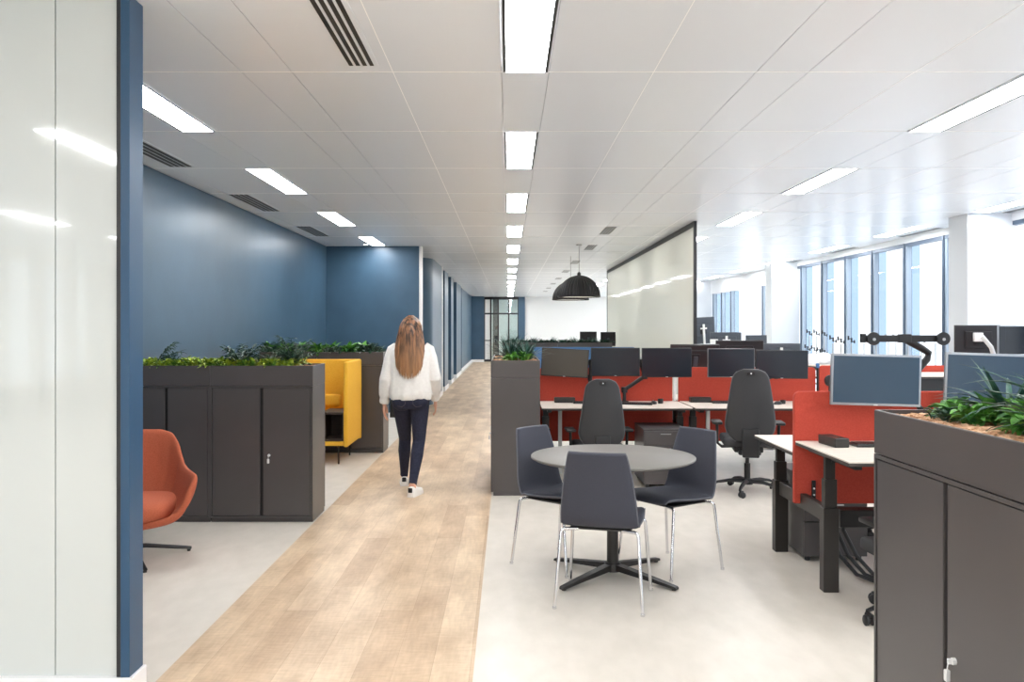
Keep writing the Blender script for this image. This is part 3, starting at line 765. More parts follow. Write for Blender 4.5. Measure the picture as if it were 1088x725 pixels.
def office_chair(label, loc, rz, seat=0.0):
    """faces local +Y; seat raises everything above the base"""
    t = thing('office_chair', label, 'office chair', loc, rz, 'black high-backed office chairs'); s = seat
    prof = [(0, .125), (.05, .165), (.12, .205), (.22, .224), (.35, .215), (.55, .195), (.75, .175), (.88, .160), (.95, .135), (.985, .10), (1, .06)]
    def f(u, v):
        w = lerp(prof, v); z = .50+s+.66*v; y = -.235 - .035*math.sin(PI*min(1, v*1.1)) - .05*(v-.3 if v > .3 else 0) + .05*u*u*(w/.22)
        return (u*w, y, z)
    bk = B().grid(f, 10, 22, .032).build('backrest', 'officefab', t, True, sub=1)
    pts = [f(-1, k/24) for k in range(25)] + [f(u/4, 1) for u in range(-3, 4)] + [f(1, 1-k/24) for k in range(25)]
    B().tube([(p[0], p[1]-.006, p[2]) for p in pts], .005, 8).build('rim', 'darkrim', bk, True)
    yb = f(0, .93)[1]-.017
    B().box(-.035, yb-.006, 1.105+s, .035, yb+.006, 1.14+s, .003).build('tab', 'black', bk)
    B().tube([(0, yb-.006, 1.123+s), (0, yb-.009, 1.123+s)], .007, 12).build('badge', 'steel', bk, True)
    B().box(-.075, -.285, .36+s, .075, -.245, .62+s, .012, 2).box(-.06, -.26, .36+s, .06, -.05, .40+s, .01).build('back_bracket', 'black', t, True)
    B().box(-.235, -.20, .445+s, .235, .27, .525+s, .03, 3).build('seat', 'officefab', t, True)
    B().box(-.13, -.13, .385+s, .13, .12, .444+s, .012, 2).box(-.10, -.2, .37+s, .10, -.13, .41+s, .01).build('mechanism', 'black', t, True)
    B().tube([(.12, -.05, .41+s), (.22, -.09, .415+s)], .006, 8).tube([(.21, -.085, .415+s), (.25, -.10, .43+s)], [.012, .016], 10, flat=.6).build('lever', 'rim', t, True)
    for sx in (-1, 1):
        a = B().tube([(sx*.14, -.02, .43+s), (sx*.235, -.02, .425+s), (sx*.275, -.03, .46+s), (sx*.28, -.04, .64+s)], .014, 10).build('armrest', 'black', t, True)
        B().box(sx*.28-.045, -.14, .64+s, sx*.28+.045, .10, .668+s, .01, 2).build('arm_pad', 'black', a, True)
    B().lathe([(.028, .10), (.028, .27), (.018, .27), (.018, .385+s)], 20).build('gas_lift', 'blackmet', t, True)
    base = B().lathe([(.05, .075), (.055, .10), (.045, .125), (.03, .13)], 24)
    for k in range(5):
        a = R(90+18+72*k); d = (math.cos(a), math.sin(a))
        base.tube([(.03*d[0], .03*d[1], .105), (.16*d[0], .16*d[1], .108), (.27*d[0], .27*d[1], .09), (.325*d[0], .325*d[1], .07)], [.026, .022, .017, .013], 10, flat=.75)
    base.build('star_base', 'black', t, True)
    for k in range(5):
        a = R(90+18+72*k); cx, cy = .325*math.cos(a), .325*math.sin(a); ca = a+R(50+40*k); dx, dy = math.cos(ca), math.sin(ca)
        q = B().tube([(cx, cy, .075), (cx, cy, .05)], .008, 8).tube([(cx-dx*.0, cy, .056), (cx+dx*.03, cy+dy*.03, .05)], .016, 8).build('caster', 'black', t, True)
        wv = Vector((-dy, dx, 0)); cc = Vector((cx+dx*.02, cy+dy*.02, .028))
        w = B()
        for sd in (-1, 1): w.tube([cc+wv*sd*.008, cc+wv*sd*.012, cc+wv*sd*.022, cc+wv*sd*.026], [.024, .028, .028, .022], 18)
        w.build('wheel', 'black', q, True)
    return t

def pedestal(label, x0, x1, y0, y1, h=.56, face=-1, group='charcoal drawer pedestals'):
    """drawers on the side given by face: -1 towards the viewpoint"""
    t = thing('drawer_pedestal', label, 'drawer pedestal', ((x0+x1)/2, (y0+y1)/2, 0), 0, group); hw, hd = (x1-x0)/2, (y1-y0)/2
    B().box(-hw, -hd+.018, .03, hw, hd, h, .003).build('body', 'cab', t)
    z = .035
    for dh in (.225, .135, .135):
        d = B().box(-hw+.003, -hd, z, hw-.003, -hd+.0178, z+dh, .002).build('drawer', 'cab', t)
        B().box(-.05, -hd-.012, z+dh-.03, .05, -hd, z+dh-.022).build('pull', 'rim', d); z += dh+.006
    for sx in (-1, 1):
        for sy in (-1, 1): B().lathe([(.018, 0), (.018, .03)], 12, (sx*(hw-.04), sy*(hd-.05), 0)).build('caster', 'black', t)
    return t
def keyboard(label, x, y, z, rz=0, w=.36, group='keyboards'):
    t = thing('keyboard', label, 'keyboard', (x, y, z), rz, group)
    B().box(-w/2, -.065, .0, w/2, .065, .016, .003).build('base', 'black', t)
    k = B()
    for j in range(5):
        for i in range(15): k.box(-w/2+.01+i*(w-.02)/15, -.055+j*.022, .0162, -w/2+.01+(i+.85)*(w-.02)/15, -.055+j*.022+.018, .021)
    k.build('keys', 'blackmet', t); return t
def dock(label, x, y, z, rz=0, group='dark docking stations'):
    t = thing('docking_station', label, 'docking station', (x, y, z), rz, group)
    B().box(-.11, -.045, 0, .11, .045, .055, .004).build('housing', 'deskleg', t)
    B().box(-.09, -.0462, .012, -.03, -.0451, .03).box(.0, -.0462, .012, .02, -.0451, .02).build('ports', 'black', t); return t
def mouse(label, x, y, z, rz=0, group='computer mice'):
    t = thing('computer_mouse', label, 'mouse', (x, y, z), rz, group)
    B().ball((0, 0, .008), 1, .032, .052, .026, 3).build('shell', 'black', t, True)
    B().tube([(0, .02, .034), (0, .035, .031)], .004, 8).build('wheel', 'rim', t); return t

# --- row of desks behind the round table
YA0, YA1, YS = 8.41, 9.20, 9.245
desk('pale desk behind the middle grey cabinet, left of its row', .335, 1.835, YA0, YA1, .74)
desk('pale desk behind the right-hand office chair, second of the middle row', 1.862, 3.40, YA0, YA1, .74)
desk('raised dark-framed desk seen between the two blue monitors', 3.95, 5.40, YA0, YA1, 1.055)
rd = [o for o in C.objects if o.get('label') == 'raised dark-framed desk seen between the two blue monitors'][0]
B().box(-.70, -.36, .86, .70, -.30, 1.028, .003).box(-.70, -.30, .86, .70, -.1, .872).build('cable_tray', 'black', rd)
side_beam('dark side beam under the left end of the middle desk row', .40, 8.45, 9.95, 'bench beams')
side_beam('dark side beam where the two middle desks meet', 1.79, 8.45, 9.95, 'bench beams')
cross_beam('long dark beam under the middle desk row', .45, 3.35, 9.315, 'bench beams')
screen_panel('red felt screen behind the left middle desk', .335, 1.79, YS, .30, 1.10)
screen_panel('red felt screen behind the second middle desk', 1.855, 3.35, YS, .30, 1.105)
screen_panel('red felt screen behind the black disc, right of the middle row', 3.39, 5.4, YS, .30, 1.125)
o = B().box(1.805, YS-.02, .74, 1.828, YS+.02, 1.06).build('cable_spine', 'white'); tag(o, 'thin white strip between the two red screens', 'cable trunking', 'cable trunkings')
for x, lab in ((.545, 'white cable spine under the left middle desk'), (2.10, 'white cable spine under the second middle desk')):
    o = B().box(x-.02, 8.9, .0, x+.02, 8.93, .70, .004).build('cable_spine', 'white'); tag(o, lab, 'cable trunking', 'cable trunkings')
pedestal('charcoal pedestal under the left middle desk, behind the round table', 1.30, 1.72, 8.12, 8.72)
gA = 'monitors over the middle desks'
monitor('brownish matte monitor, leftmost over the middle desks', .60, 8.98, 1.165, R(-6), R(3), 0, .50, .30, 'screenbrown', 'black', 'mondark', gA)
monitor('dark monitor directly above the left office chair', 1.13, 8.93, 1.175, 0, 0, 0, .515, .30, 'screen', 'black', 'monback', gA)
monitor('dark monitor just right of the one above the left office chair', 1.672, 8.93, 1.168, R(2), 0, 0, .53, .31, 'screen', 'black', 'monback', gA)
monitor('dark blue-grey monitor left above the right-hand office chair', 2.350, 8.93, 1.165, 0, 0, 0, .495, .305, 'screen', 'darkrim', 'monback', gA)
monitor('almost black monitor right above the right-hand office chair', 2.885, 8.93, 1.150, R(-3), R(.6), 0, .545, .30, 'screen', 'black', 'mondark', gA)
monitor_arm('black jointed monitor arm right of the left office chair', [(1.245, 9.08, .87), (1.455, 9.03, 1.02), (1.41, 9.03, 1.17), (1.39, 9.02, 1.17)], .74, 'black monitor arms', r=.022)
monitor_arm('black monitor arm behind the brown monitor', [(.88, 9.12, 1.0), (.88, 9.06, 1.165)], .74, 'black monitor arms')
monitor_arm('black monitor arm behind the right-hand office chair', [(2.55, 9.10, .93), (2.86, 9.05, 1.02), (2.62, 9.02, 1.15)], .74, 'black monitor arms')
dock('docking station on the left middle desk, left of the chair', .60, 9.02, .74)
keyboard('keyboard on the left middle desk, left of the chair', .86, 8.92, .74)
keyboard('keyboard right of the left office chair on the middle desk', 1.32, 8.80, .74, R(-15))
mouse('mouse on the left middle desk near the white strip', 1.52, 8.85, .74)
o = tag(B().lathe([(.026, 0), (.03, .05), (.027, .05), (.024, .006)], 18).build('pen_cup', 'black', None, True), 'small dark cup beside the mouse on the left middle desk', 'cup'); o.location = (1.60, 8.9, .74)
dock('docking station on the second middle desk, left of the chair', 2.05, 9.05, .74, 0)
keyboard('keyboard on the second middle desk, left of the chair', 2.33, 8.95, .74)
mouse('mouse just left of the right-hand office chair', 2.18+.12, 8.70, .74, R(40))
mouse('mouse right of the right-hand office chair', 2.80, 8.8, .74, R(-60))
o = tag(B().lathe([(.026, 0), (.03, .04), (.027, .04), (.024, .006)], 18).build('pen_cup', 'black', None, True), 'small dark cup right of the right-hand office chair', 'cup'); o.location = (2.87, 8.85, .74)
t = thing('disc_mount', 'round black disc on an arm between the red screens', 'monitor mount', (3.41, 8.98, .74))
B().tube([(0, 0, .235), (0, -.03, .235), (0, -.035, .235)], [.062, .062, .05], 28).build('disc', 'black', t, True)
B().lathe([(.04, 0), (.04, .012), (.015, .015), (.015, .235)], 16).build('post', 'black', t, True)
t = thing('cable_post', 'thin black rod in front of the red screen beside the disc', 'rod', (3.36, 9.20, 0))
B().tube([(0, 0, 0), (0, 0, 1.10)], .012, 10).build('rod', 'black', t); B().lathe([(.02, 1.10), (.02, 1.14), (.01, 1.15)], 12).build('cap', 'bluefelt', t, True)

office_chair('black office chair at the left middle desk', (.885, 8.33, 0), R(3), -.115)
office_chair('black office chair at the second middle desk, its star base in view', (2.235, 7.92, 0), R(-9), .0)

# opposite desks (sat at from behind)
desk('desk opposite the left middle desk, hidden behind the red screen', .335, 1.835, 9.30, 10.09, .74, 'desks of the far side')
desk('desk opposite the second middle desk', 1.862, 3.36, 9.30, 10.09, .74, 'desks of the far side')
desk('raised desk behind the red screens carrying the plastic wrap', 3.40, 4.50, 9.30, 10.09, 1.115, 'desks of the far side')
gB = 'monitor backs over the far desks'
monitor('brown-grey monitor back, leftmost behind the middle row', 2.13, 9.72, 1.19, PI+R(8), 0, R(-12), .58, .32, 'screen', 'mondark', 'mondark', gB, 'foot')
monitor('brown-grey monitor back behind the dark blue-grey monitor', 2.70, 9.9, 1.235, PI+R(-4), 0, R(-6), .55, .31, 'screen', 'mondark', 'mondark', gB, 'foot')
monitor('flat grey monitor back behind the almost black monitor', 3.40, 10.6, 1.19, PI, 0, 0, .50, .30, 'screen', 'monback', 'monback', gB, 'white', .74)
desk('far desk in the third row near the pearl glass wall', 2.9, 4.4, 12.7, 13.5, .74, 'desks of the far side')
desk('desk under the flat grey monitor back', 3.0, 4.4, 10.45, 11.2, .74, 'desks of the far side')
monitor('dark monitor back with a pale cross mount, third row', 3.335, 13.0, 1.31, PI, 0, 0, .48, .31, 'screen', 'monback', 'monback', gB, 'white')
monitor('pale small monitor back right of the cross mount', 3.86, 13.2, 1.29, PI+R(15), 0, 0, .36, .26, 'screen', 'monback', 'monback', gB, 'foot')
monitor('tall dark monitor beside the end of the pearl glass wall', 3.06, 13.4, 1.49, PI+R(20), R(3), 0, .46, .42, 'screen', 'monback', 'monback', gB, 'white')
for x, lab in ((3.02, 'upper white box behind the cross mount monitor'),):
    o = B().box(-.05, -.05, 0, .05, .05, .62, .004).build('desk_bin', 'white'); o.location = (x+.09, 12.8, .74); tag(o, 'slim white tower on the third row desk', 'box')
# white cross brackets on the monitor backs are part of their stands

# small bare monitor arms on distant desks before the windows
desk('distant desk before the windows, carrying bare arms', 4.1, 5.45, 13.9, 14.7, .74, 'desks of the far side')
desk('distant desk before the windows, nearer one with bare arms', 4.45, 5.45, 11.55, 12.3, .74, 'desks of the far side')
def bare_arm(x, y, z, tab, label):
    t = thing('bare_monitor_mount', label, 'monitor mount', (x, y, tab), 0, 'bare monitor arms before the windows'); h = z-tab
    B().lathe([(.04, 0), (.04, .01), (.008, .012), (.008, h-.05)], 10).build('post', 'rim', t)
    B().box(-.05, -.01, h+.0, -.032, .01, h+.06).box(-.04, -.008, h+.012, .004, .008, h+.024).box(-.006, -.01, h-.03, .012, .01, h+.03).box(.008, -.008, h-.03, .046, .008, h-.018).box(.036, -.01, h-.045, .05, .01, h+.0).build('bracket', 'black', t)
    return t
k = 0
for (px, py, Y, tab) in ((860, 354, 14.2, .74), (867.5, 354, 14.3, .74), (876, 355, 14.4, .74), (885, 361, 11.8, .74), (893.5, 362, 11.9, .74), (904.5, 361.5, 12.0, .74), (858, 370, 14.0, .74), (865, 371, 14.1, .74), (871, 373, 14.2, .74), (876, 374, 14.3, .74), (881, 379, 14.4, .74), (918, 361, 11.8, .74), (931, 360, 11.9, .74), (944, 360, 12.0, .74), (952, 360, 11.8, .74), (965, 360, 11.9, .74), (979, 361, 12.1, .74), (994, 361, 12.0, .74)):
    x = (px-540)*Y/900; z = EYE-(py-348)*Y/900
    lab = 'small bare dark bracket on a thin post before the windows'
    bare_arm(x, Y, z, tab if x < 5.4 else .0, lab); k += 1
desk('distant desk close to the column with bare arms', 5.46, 6.0, 11.3, 12.3, .74, 'desks of the far side')

# milky plastic wrap heap
b = B()
for q in range(9): b.ball((rnd.uniform(-.12, .12), rnd.uniform(-.08, .08), rnd.uniform(.02, .08)), rnd.uniform(.05, .085), 1.3, 1, .8, 3)
o = b.build('plastic_wrap', 'bag', None, True); o.location = (3.56, 9.75, 1.12)
rm = o.modifiers.new('r', 'REMESH'); rm.mode = 'VOXEL'; rm.voxel_size = .012; rm.use_smooth_shade = True
tag(o, 'crumpled heap of milky plastic wrap behind the red screen', 'plastic wrap')

# --- right-hand bench
XB = 1.82
YR = 5.395
desk('near sit-stand desk at the right, raised a little higher', XB, 3.42, 4.525, 5.37, .82)
desk('lower sit-stand desk at the right, behind the red screen', XB, 3.42, 5.42, 6.26, .745)
desk('sit-stand desk beyond the near right desk, out of sight behind the cabinet', 3.46, 5.0, 4.525, 5.37, .76)
screen_panel('large red felt screen dividing the right-hand desks', XB-.005, 3.44, YR, .42, 1.133)
side_beam('dark side beam joining the two legs of the right-hand desks', XB+.055, 4.99, 5.80, 'bench beams')
cross_beam('dark beam under the right-hand desk beneath the red screen', XB+.12, 3.36, 5.0, 'bench beams')
t = thing('screen_bracket', 'small black bracket at the lower left of the large red screen', 'bracket', (XB+.115, YR-.03, .43))
B().box(-.012, -.006, 0, .012, .006, .14, .002).build('plate', 'black', t)
for z in (.05, .09): B().tube([(0, -.006, z), (0, -.010, z)], .006, 10).build('screw', 'steel', t)
pedestal('charcoal pedestal under the right-hand desks', 1.94, 2.36, 5.56, 6.12)
monitor('large blue monitor standing over the big red screen', 2.265, 5.22, 1.215, R(-3), R(1.4), 0, .545, .318, 'screenblue', 'bezel', 'monback', 'blue monitors at the right')
monitor('blue monitor at the right edge behind the foreground plants', 2.955, 5.16, 1.215, R(-8), R(1.8), 0, .56, .33, 'screenblue', 'bezel', 'monback', 'blue monitors at the right')
monitor_arm('black monitor arm carrying the large blue monitor', [(2.60, 5.30, 1.0), (2.45, 5.30, 1.21), (2.27, 5.285, 1.215)], .82, 'black monitor arms')
monitor_arm('black monitor arm carrying the rightmost blue monitor', [(2.70, 5.30, 1.0), (2.85, 5.29, 1.215), (2.94, 5.23, 1.215)], .82, 'black monitor arms')
dock('docking station on the near right-hand desk', 1.985, 5.17, .82, R(-84))
keyboard('keyboard beside the docking station on the near right-hand desk', 2.28, 5.14, .82, 0, .38)
# empty dual arm
t = thing('monitor_mount', 'empty black dual monitor arm with two round heads, before the windows', 'monitor mount', (2.62, 5.62, .745), 0, 'black monitor arms')
zz = EYE-(363.5-348)*5.62/900-.745
B().lathe([(.045, 0), (.045, .012), (.022, .016), (.02, .36)], 18).build('post', 'black', t, True)
B().tube([(0, 0, .35), (0, 0, .42), (.086, 0, .50), (.160, 0, .585), (.166, -.005, .625), (.12, -.01, .655), (.02, -.01, zz+.01)], .021, 10, flat=1.1).build('arm', 'black', t, True)
x0, x1 = (913-540)*5.62/900-2.62, (1000-540)*5.62/900-2.62
B().box(x0, -.03, zz-.0, x1, -.008, zz+.045, .003).box(x0, -.036, zz-.004, x0+.03, -.006, zz+.055, .002).box(x0+.25, -.036, zz-.004, x0+.33, -.004, zz+.052, .002).build('crossbar', 'black', t)
for xx in (x0+.075, x1-.01):
    h = B().tube([(xx, -.035, zz+.022), (xx, -.055, zz+.022)], .043, 24).build('round_head', 'black', t, True)
    B().tube([(xx, -.055, zz+.018), (xx, -.06, zz+.018)], .01, 12).build('bolt', 'rim', h, True)
# cables
cb = B()
for q in range(3):
    cb.tube([(1.98+.03*q, 5.15, .42), (1.97+.04*q, 5.18, .30), (2.02+.05*q, 5.16, .15), (2.10+.05*q, 5.1, .05), (2.2+.06*q, 5.05-.02*q, .02), (2.32+.03*q, 5.10, .012), (2.38, 5.22+.02*q, .012)], .012, 8)
tag(cb.build('cable_bundle', 'black', None, True), 'bundle of thick black cables hanging to the floor under the right desk', 'cables')
office_chair('office chair at the near right desk, only a caster in view past the cabinet', (2.185, 4.42, 0), R(5), -.13)
office_chair('office chair farther right under the desk, one caster in view', (2.94, 6.17, 0), R(-144), -.14)

# right-hand monitors near the column, on their own desk
desk('desk near the white column under the two distant monitors', 4.55, 5.95, 9.30, 10.05, .74, 'desks of the far side')
monitor('dark brown monitor back with a pale arm near the column', 5.30, 9.58, 1.40, PI+R(3), 0, 0, .53, .33, 'screen', 'mondark', 'mondark', 'monitors near the column')
monitor('dark blue monitor at the right edge near the column', 5.52, 9.10, 1.40, R(2), 0, 0, .53, .315, 'screen', 'bezel', 'monback', 'monitors near the column', 'foot')
t = thing('monitor_mount', 'white monitor arm behind the brown monitor near the column', 'monitor mount', (5.40, 9.42, .74), 0, 'white monitor arms')
B().lathe([(.04, 0), (.04, .01), (.018, .012), (.018, .5)], 14).build('post', 'white', t, True)
B().tube([(0, 0, .49), (-.03, -.0, .58), (-.12, .02, .70)], .024, 10).box(-.18, .06, .64, -.08, .10, .74, .004).build('arm', 'white', t, True)

# blue screens and monitors before the far white wall
screen_panel('long blue felt screen below the pendant lamps', .39, 2.25, 15.0, .40, 1.19, 'bluefelt', 'blue desk screens')
desk('far desk behind the long blue screen', .4, 2.2, 15.05, 15.8, .74, 'desks of the far side')
monitor('dark monitor back before the far white wall, left of two', 1.71, 18.1, 1.30, PI, 0, 0, .36, .30, 'screen', 'mondark', 'mondark', 'monitors before the far wall', 'foot')
monitor('dark monitor back before the far wall, beside the pearl glass', 2.13, 18.1, 1.29, PI, 0, 0, .32, .30, 'screen', 'mondark', 'mondark', 'monitors before the far wall', 'foot')
desk('far desk under the two monitor backs before the white wall', .7, 2.3, 17.7, 18.5, .74, 'desks of the far side')
# ------------------------------------------------------------------ the walking woman
WX, WY = -.915, 7.95
def blob(parts, name, m, voxel=.008, smooth=4, parent=None):
    """fuse closed tubes and balls into one continuous surface"""
    b = B()
    for p in parts:
        if p[0] == 't': b.tube(p[1], p[2], 20, flat=p[3] if len(p) > 3 else 1)
        elif p[0] == 'b': b.ball(p[1], 1, *p[2], 3)
        elif p[0] == 'l':     # loft of ellipses (x, y, z, rx, ry)
            rg = []
            for (x, y, z, rx, ry) in p[1]:
                rg.append([b.bm.verts.new((x+rx*math.copysign(abs(math.cos(2*PI*i/28))**.85, math.cos(2*PI*i/28)), y+ry*math.copysign(abs(math.sin(2*PI*i/28))**.85, math.sin(2*PI*i/28)), z)) for i in range(28)])
            for q, r in zip(rg, rg[1:]): b.join(q, r)
            b.bm.faces.new(rg[0][::-1]); b.bm.faces.new(rg[-1])
    o = b.build(name, m, None, True)
    r = o.modifiers.new('r', 'REMESH'); r.mode = 'VOXEL'; r.voxel_size = voxel; r.use_smooth_shade = True
    if smooth:
        s = o.modifiers.new('s', 'SMOOTH'); s.factor = .5; s.iterations = smooth
    dg = bpy.context.evaluated_depsgraph_get(); me = bpy.data.meshes.new_from_object(o.evaluated_get(dg))
    o.modifiers.clear(); old = o.data; o.data = me; bpy.data.meshes.remove(old)
    if not me.materials: me.materials.append(MT[m])
    for p in me.polygons: p.use_smooth = True
    if parent: o.parent = parent
    return o
woman = None
# joints (local, facing +Y; camera sees the back)
LH, RH = Vector((-.085, .0, .86)), Vector((.085, .0, .86))
LK, RK = Vector((-.078, .20, .475)), Vector((.080, -.02, .475))
LA, RA = Vector((-.098, .30, .095)), Vector((.045, -.245, .105))
def legs(g):
    out = []
    for H, K, A in ((LH, LK, LA), (RH, RK, RA)):
        pts = [H, H.lerp(K, .3), H.lerp(K, .65), K, K.lerp(A, .12)+Vector((0, -.012, 0)), K.lerp(A, .32)+Vector((0, -.022, 0)), K.lerp(A, .6)+Vector((0, -.010, 0)), K.lerp(A, .85), A]
        rs = [.090, .080, .066, .053, .052, .054, .043, .034, .032]
        out.append(('t', pts, [r+g for r in rs]))
    return out
def pelvis(g): return [('l', [(0, .0, .78, .13+g, .095+g), (0, -.01, .83, .165+g, .112+g), (0, -.005, .89, .168+g, .108+g), (0, 0, .96, .150+g, .095+g), (0, .0, 1.02, .132+g, .088+g)]), ('b', (-.075, -.055, .845), (.085+g, .07+g, .085)), ('b', (.075, -.055, .845), (.085+g, .07+g, .085))]
SL, SR = Vector((-.175, 0, 1.335)), Vector((.175, 0, 1.335))
EL, ER = Vector((-.228, -.03, 1.07)), Vector((.228, -.03, 1.08))
WL, WR = Vector((-.252, .03, .825)), Vector((.218, .13, .855))
def hand(w, d, side):
    """w wrist, d direction of the fingers; side +1 thumb towards +Y"""
    d = d.normalized(); fwd = Vector((0, 1, 0)); fwd = (fwd - d*fwd.dot(d)).normalized(); inn = Vector((side, 0, 0))
    out = [('t', [w-d*.02, w+d*.02, w+d*.05, w+d*.085], [.021, .026, .032, .03], .5)]
    out[0] = ('t', [w-d*.02, w+d*.015], [.022, .022])
    for k in range(4):
        o = fwd*(.027-.018*k); L = (.074, .082, .077, .060)[k]
        out.append(('t', [w+d*.005+o*.6, w+d*.05+o, w+d*.088+o], [.013, .014, .011]))
        b0 = w+d*.086+o
        out.append(('t', [b0, b0+d*L*.42+inn*.004, b0+d*L*.76+inn*.016, b0+d*L*.98+inn*.030], [.0088, .0084, .0078, .0062]))
    out.append(('t', [w+d*.02+fwd*.018, w+d*.05+fwd*.044+inn*.008, w+d*.08+fwd*.055+inn*.014, w+d*.105+fwd*.058+inn*.016], [.014, .0125, .0105, .008]))
    return out
parts = legs(0) + pelvis(0)
parts += [('l', [(0, 0, .95, .142, .092), (0, .0, 1.03, .128, .085), (0, .0, 1.12, .138, .092), (0, .005, 1.22, .155, .105), (0, 0, 1.30, .165, .098), (0, -.005, 1.35, .14, .078), (0, -.01, 1.385, .085, .06), (0, -.01, 1.41, .055, .053)]),
          ('t', [(0, -.012, 1.36), (0, 0, 1.42), (0, .012, 1.48)], [.056, .05, .05]),
          ('t', [SL, SL.lerp(EL, .5), EL, EL.lerp(WL, .3), WL], [.042, .040, .036, .036, .023]),
          ('t', [SR, SR.lerp(ER, .5), ER, ER.lerp(WR, .3), WR], [.042, .040, .036, .036, .023]),
          ('b', (0, .012, 1.555), (.075, .093, .092)), ('b', (0, .045, 1.50), (.058, .06, .066)), ('b', (0, .092, 1.468), (.026, .018, .02)),
          ('t', [(0, .098, 1.555), (0, .116, 1.522)], [.009, .014]), ('b', (0, .096, 1.492), (.026, .014, .011)),
          ('b', (-.078, .01, 1.535), (.010, .02, .031)), ('b', (.078, .01, 1.535), (.010, .02, .031)),
          ('t', [LA+Vector((0, 0, .02)), LA+Vector((0, .0, -.045)), LA+Vector((0, .11, -.06))], [.033, .032, .03]),
          ('t', [RA+Vector((0, 0, .02)), RA+Vector((0, .0, -.045)), RA+Vector((.03, .10, -.07))], [.033, .032, .03])]
parts += hand(WL, Vector((.02, .03, -1)), 1) + hand(WR, Vector((.05, .25, -1)), -1)
body = blob(parts, 'person', 'skin', .0052, 3)
body.location = (WX, WY, 0)
tag(body, 'woman with long brown hair, white blouse and dark jeans, walking away', 'person')
# jeans
j = blob(legs(.006) + pelvis(.008)[:1] + pelvis(.008)[1:], 'jeans', 'denim', .007, 3, body)
st = B()
for s in (-1, 1):
    st.tube([(s*.035, -.131, .875), (s*.037, -.139, .83), (s*.065, -.143, .805), (s*.108, -.124, .812), (s*.135, -.098, .85), (s*.138, -.09, .878)], .0016, 5)
st.tube([(0, -.115, .90), (0, -.12, .86), (0, -.105, .80)], .0018, 5)
st.build('pocket_stitching', 'stitch', j, True)
# blouse: loose, gathered at the hem, full sleeves turned up at the cuff
r = random.Random(3)
bl = B(); rg = []
prof = [(.862, .178, .118, 0), (.868, .188, .128, 1), (.885, .196, .135, 1), (.92, .200, .140, .9), (1.0, .196, .136, .7), (1.1, .192, .132, .5), (1.2, .193, .130, .35), (1.28, .198, .122, .2), (1.33, .190, .104, .1), (1.365, .140, .082, 0), (1.39, .095, .068, 0), (1.415, .068, .060, 0)]
for z, rx, ry, wr in prof:
    ring = []
    for i in range(72):
        a = 2*PI*i/72; f = 1+wr*.022*math.sin(9*a+z*5)+wr*.014*math.sin(17*a-z*7)
        ring.append(bl.bm.verts.new((rx*f*math.copysign(abs(math.cos(a))**.85, math.cos(a)), ry*f*math.copysign(abs(math.sin(a))**.85, math.sin(a))-.006, z-.008*wr*math.cos(3*a))))
    if rg: bl.join(rg[-1], ring)
    rg.append(ring)
bl.bm.faces.new(rg[-1])
inner = [bl.bm.verts.new((v.co.x*.9, v.co.y*.9, v.co.z+.02)) for v in rg[0]]; bl.join(inner, rg[0]); bl.bm.faces.new(inner[::-1])
tor = bl.build('blouse', 'blouse', None, True)
sl = []
for S, E, W, s in ((SL, EL, WL, -1), (SR, ER, WR, 1)):
    sl.append(('t', [S+Vector((-s*.05, 0, .012)), S+Vector((-s*.008, 0, -.01)), S.lerp(E, .35), S.lerp(E, .75), E+Vector((s*.004, 0, -.02)), E.lerp(W, .35), E.lerp(W, .66), E.lerp(W, .84)], [.058, .060, .056, .055, .058, .060, .056, .040]))
    sl.append(('t', [E.lerp(W, .80), E.lerp(W, .86), E.lerp(W, .95), E.lerp(W, 1.0)], [.044, .048, .047, .041]))
# fuse torso and sleeves into one garment
b2 = bmesh.new(); b2.from_mesh(tor.data)
hb = B(); hb.bm.free(); hb.bm = b2
for p in sl: hb.tube(p[1], p[2], 28)
bpy.data.objects.remove(tor)
o = hb.build('blouse', 'blouse', None, True)
q = o.modifiers.new('r', 'REMESH'); q.mode = 'VOXEL'; q.voxel_size = .0065; q.use_smooth_shade = True
q = o.modifiers.new('s', 'SMOOTH'); q.iterations = 2
tx = bpy.data.textures.new('folds', 'CLOUDS'); tx.noise_scale = .07
q = o.modifiers.new('d', 'DISPLACE'); q.texture = tx; q.strength = .004; q.mid_level = .5
dg = bpy.context.evaluated_depsgraph_get(); me = bpy.data.meshes.new_from_object(o.evaluated_get(dg)); o.modifiers.clear(); o.data = me
for p in me.polygons: p.use_smooth = True
o.parent = body
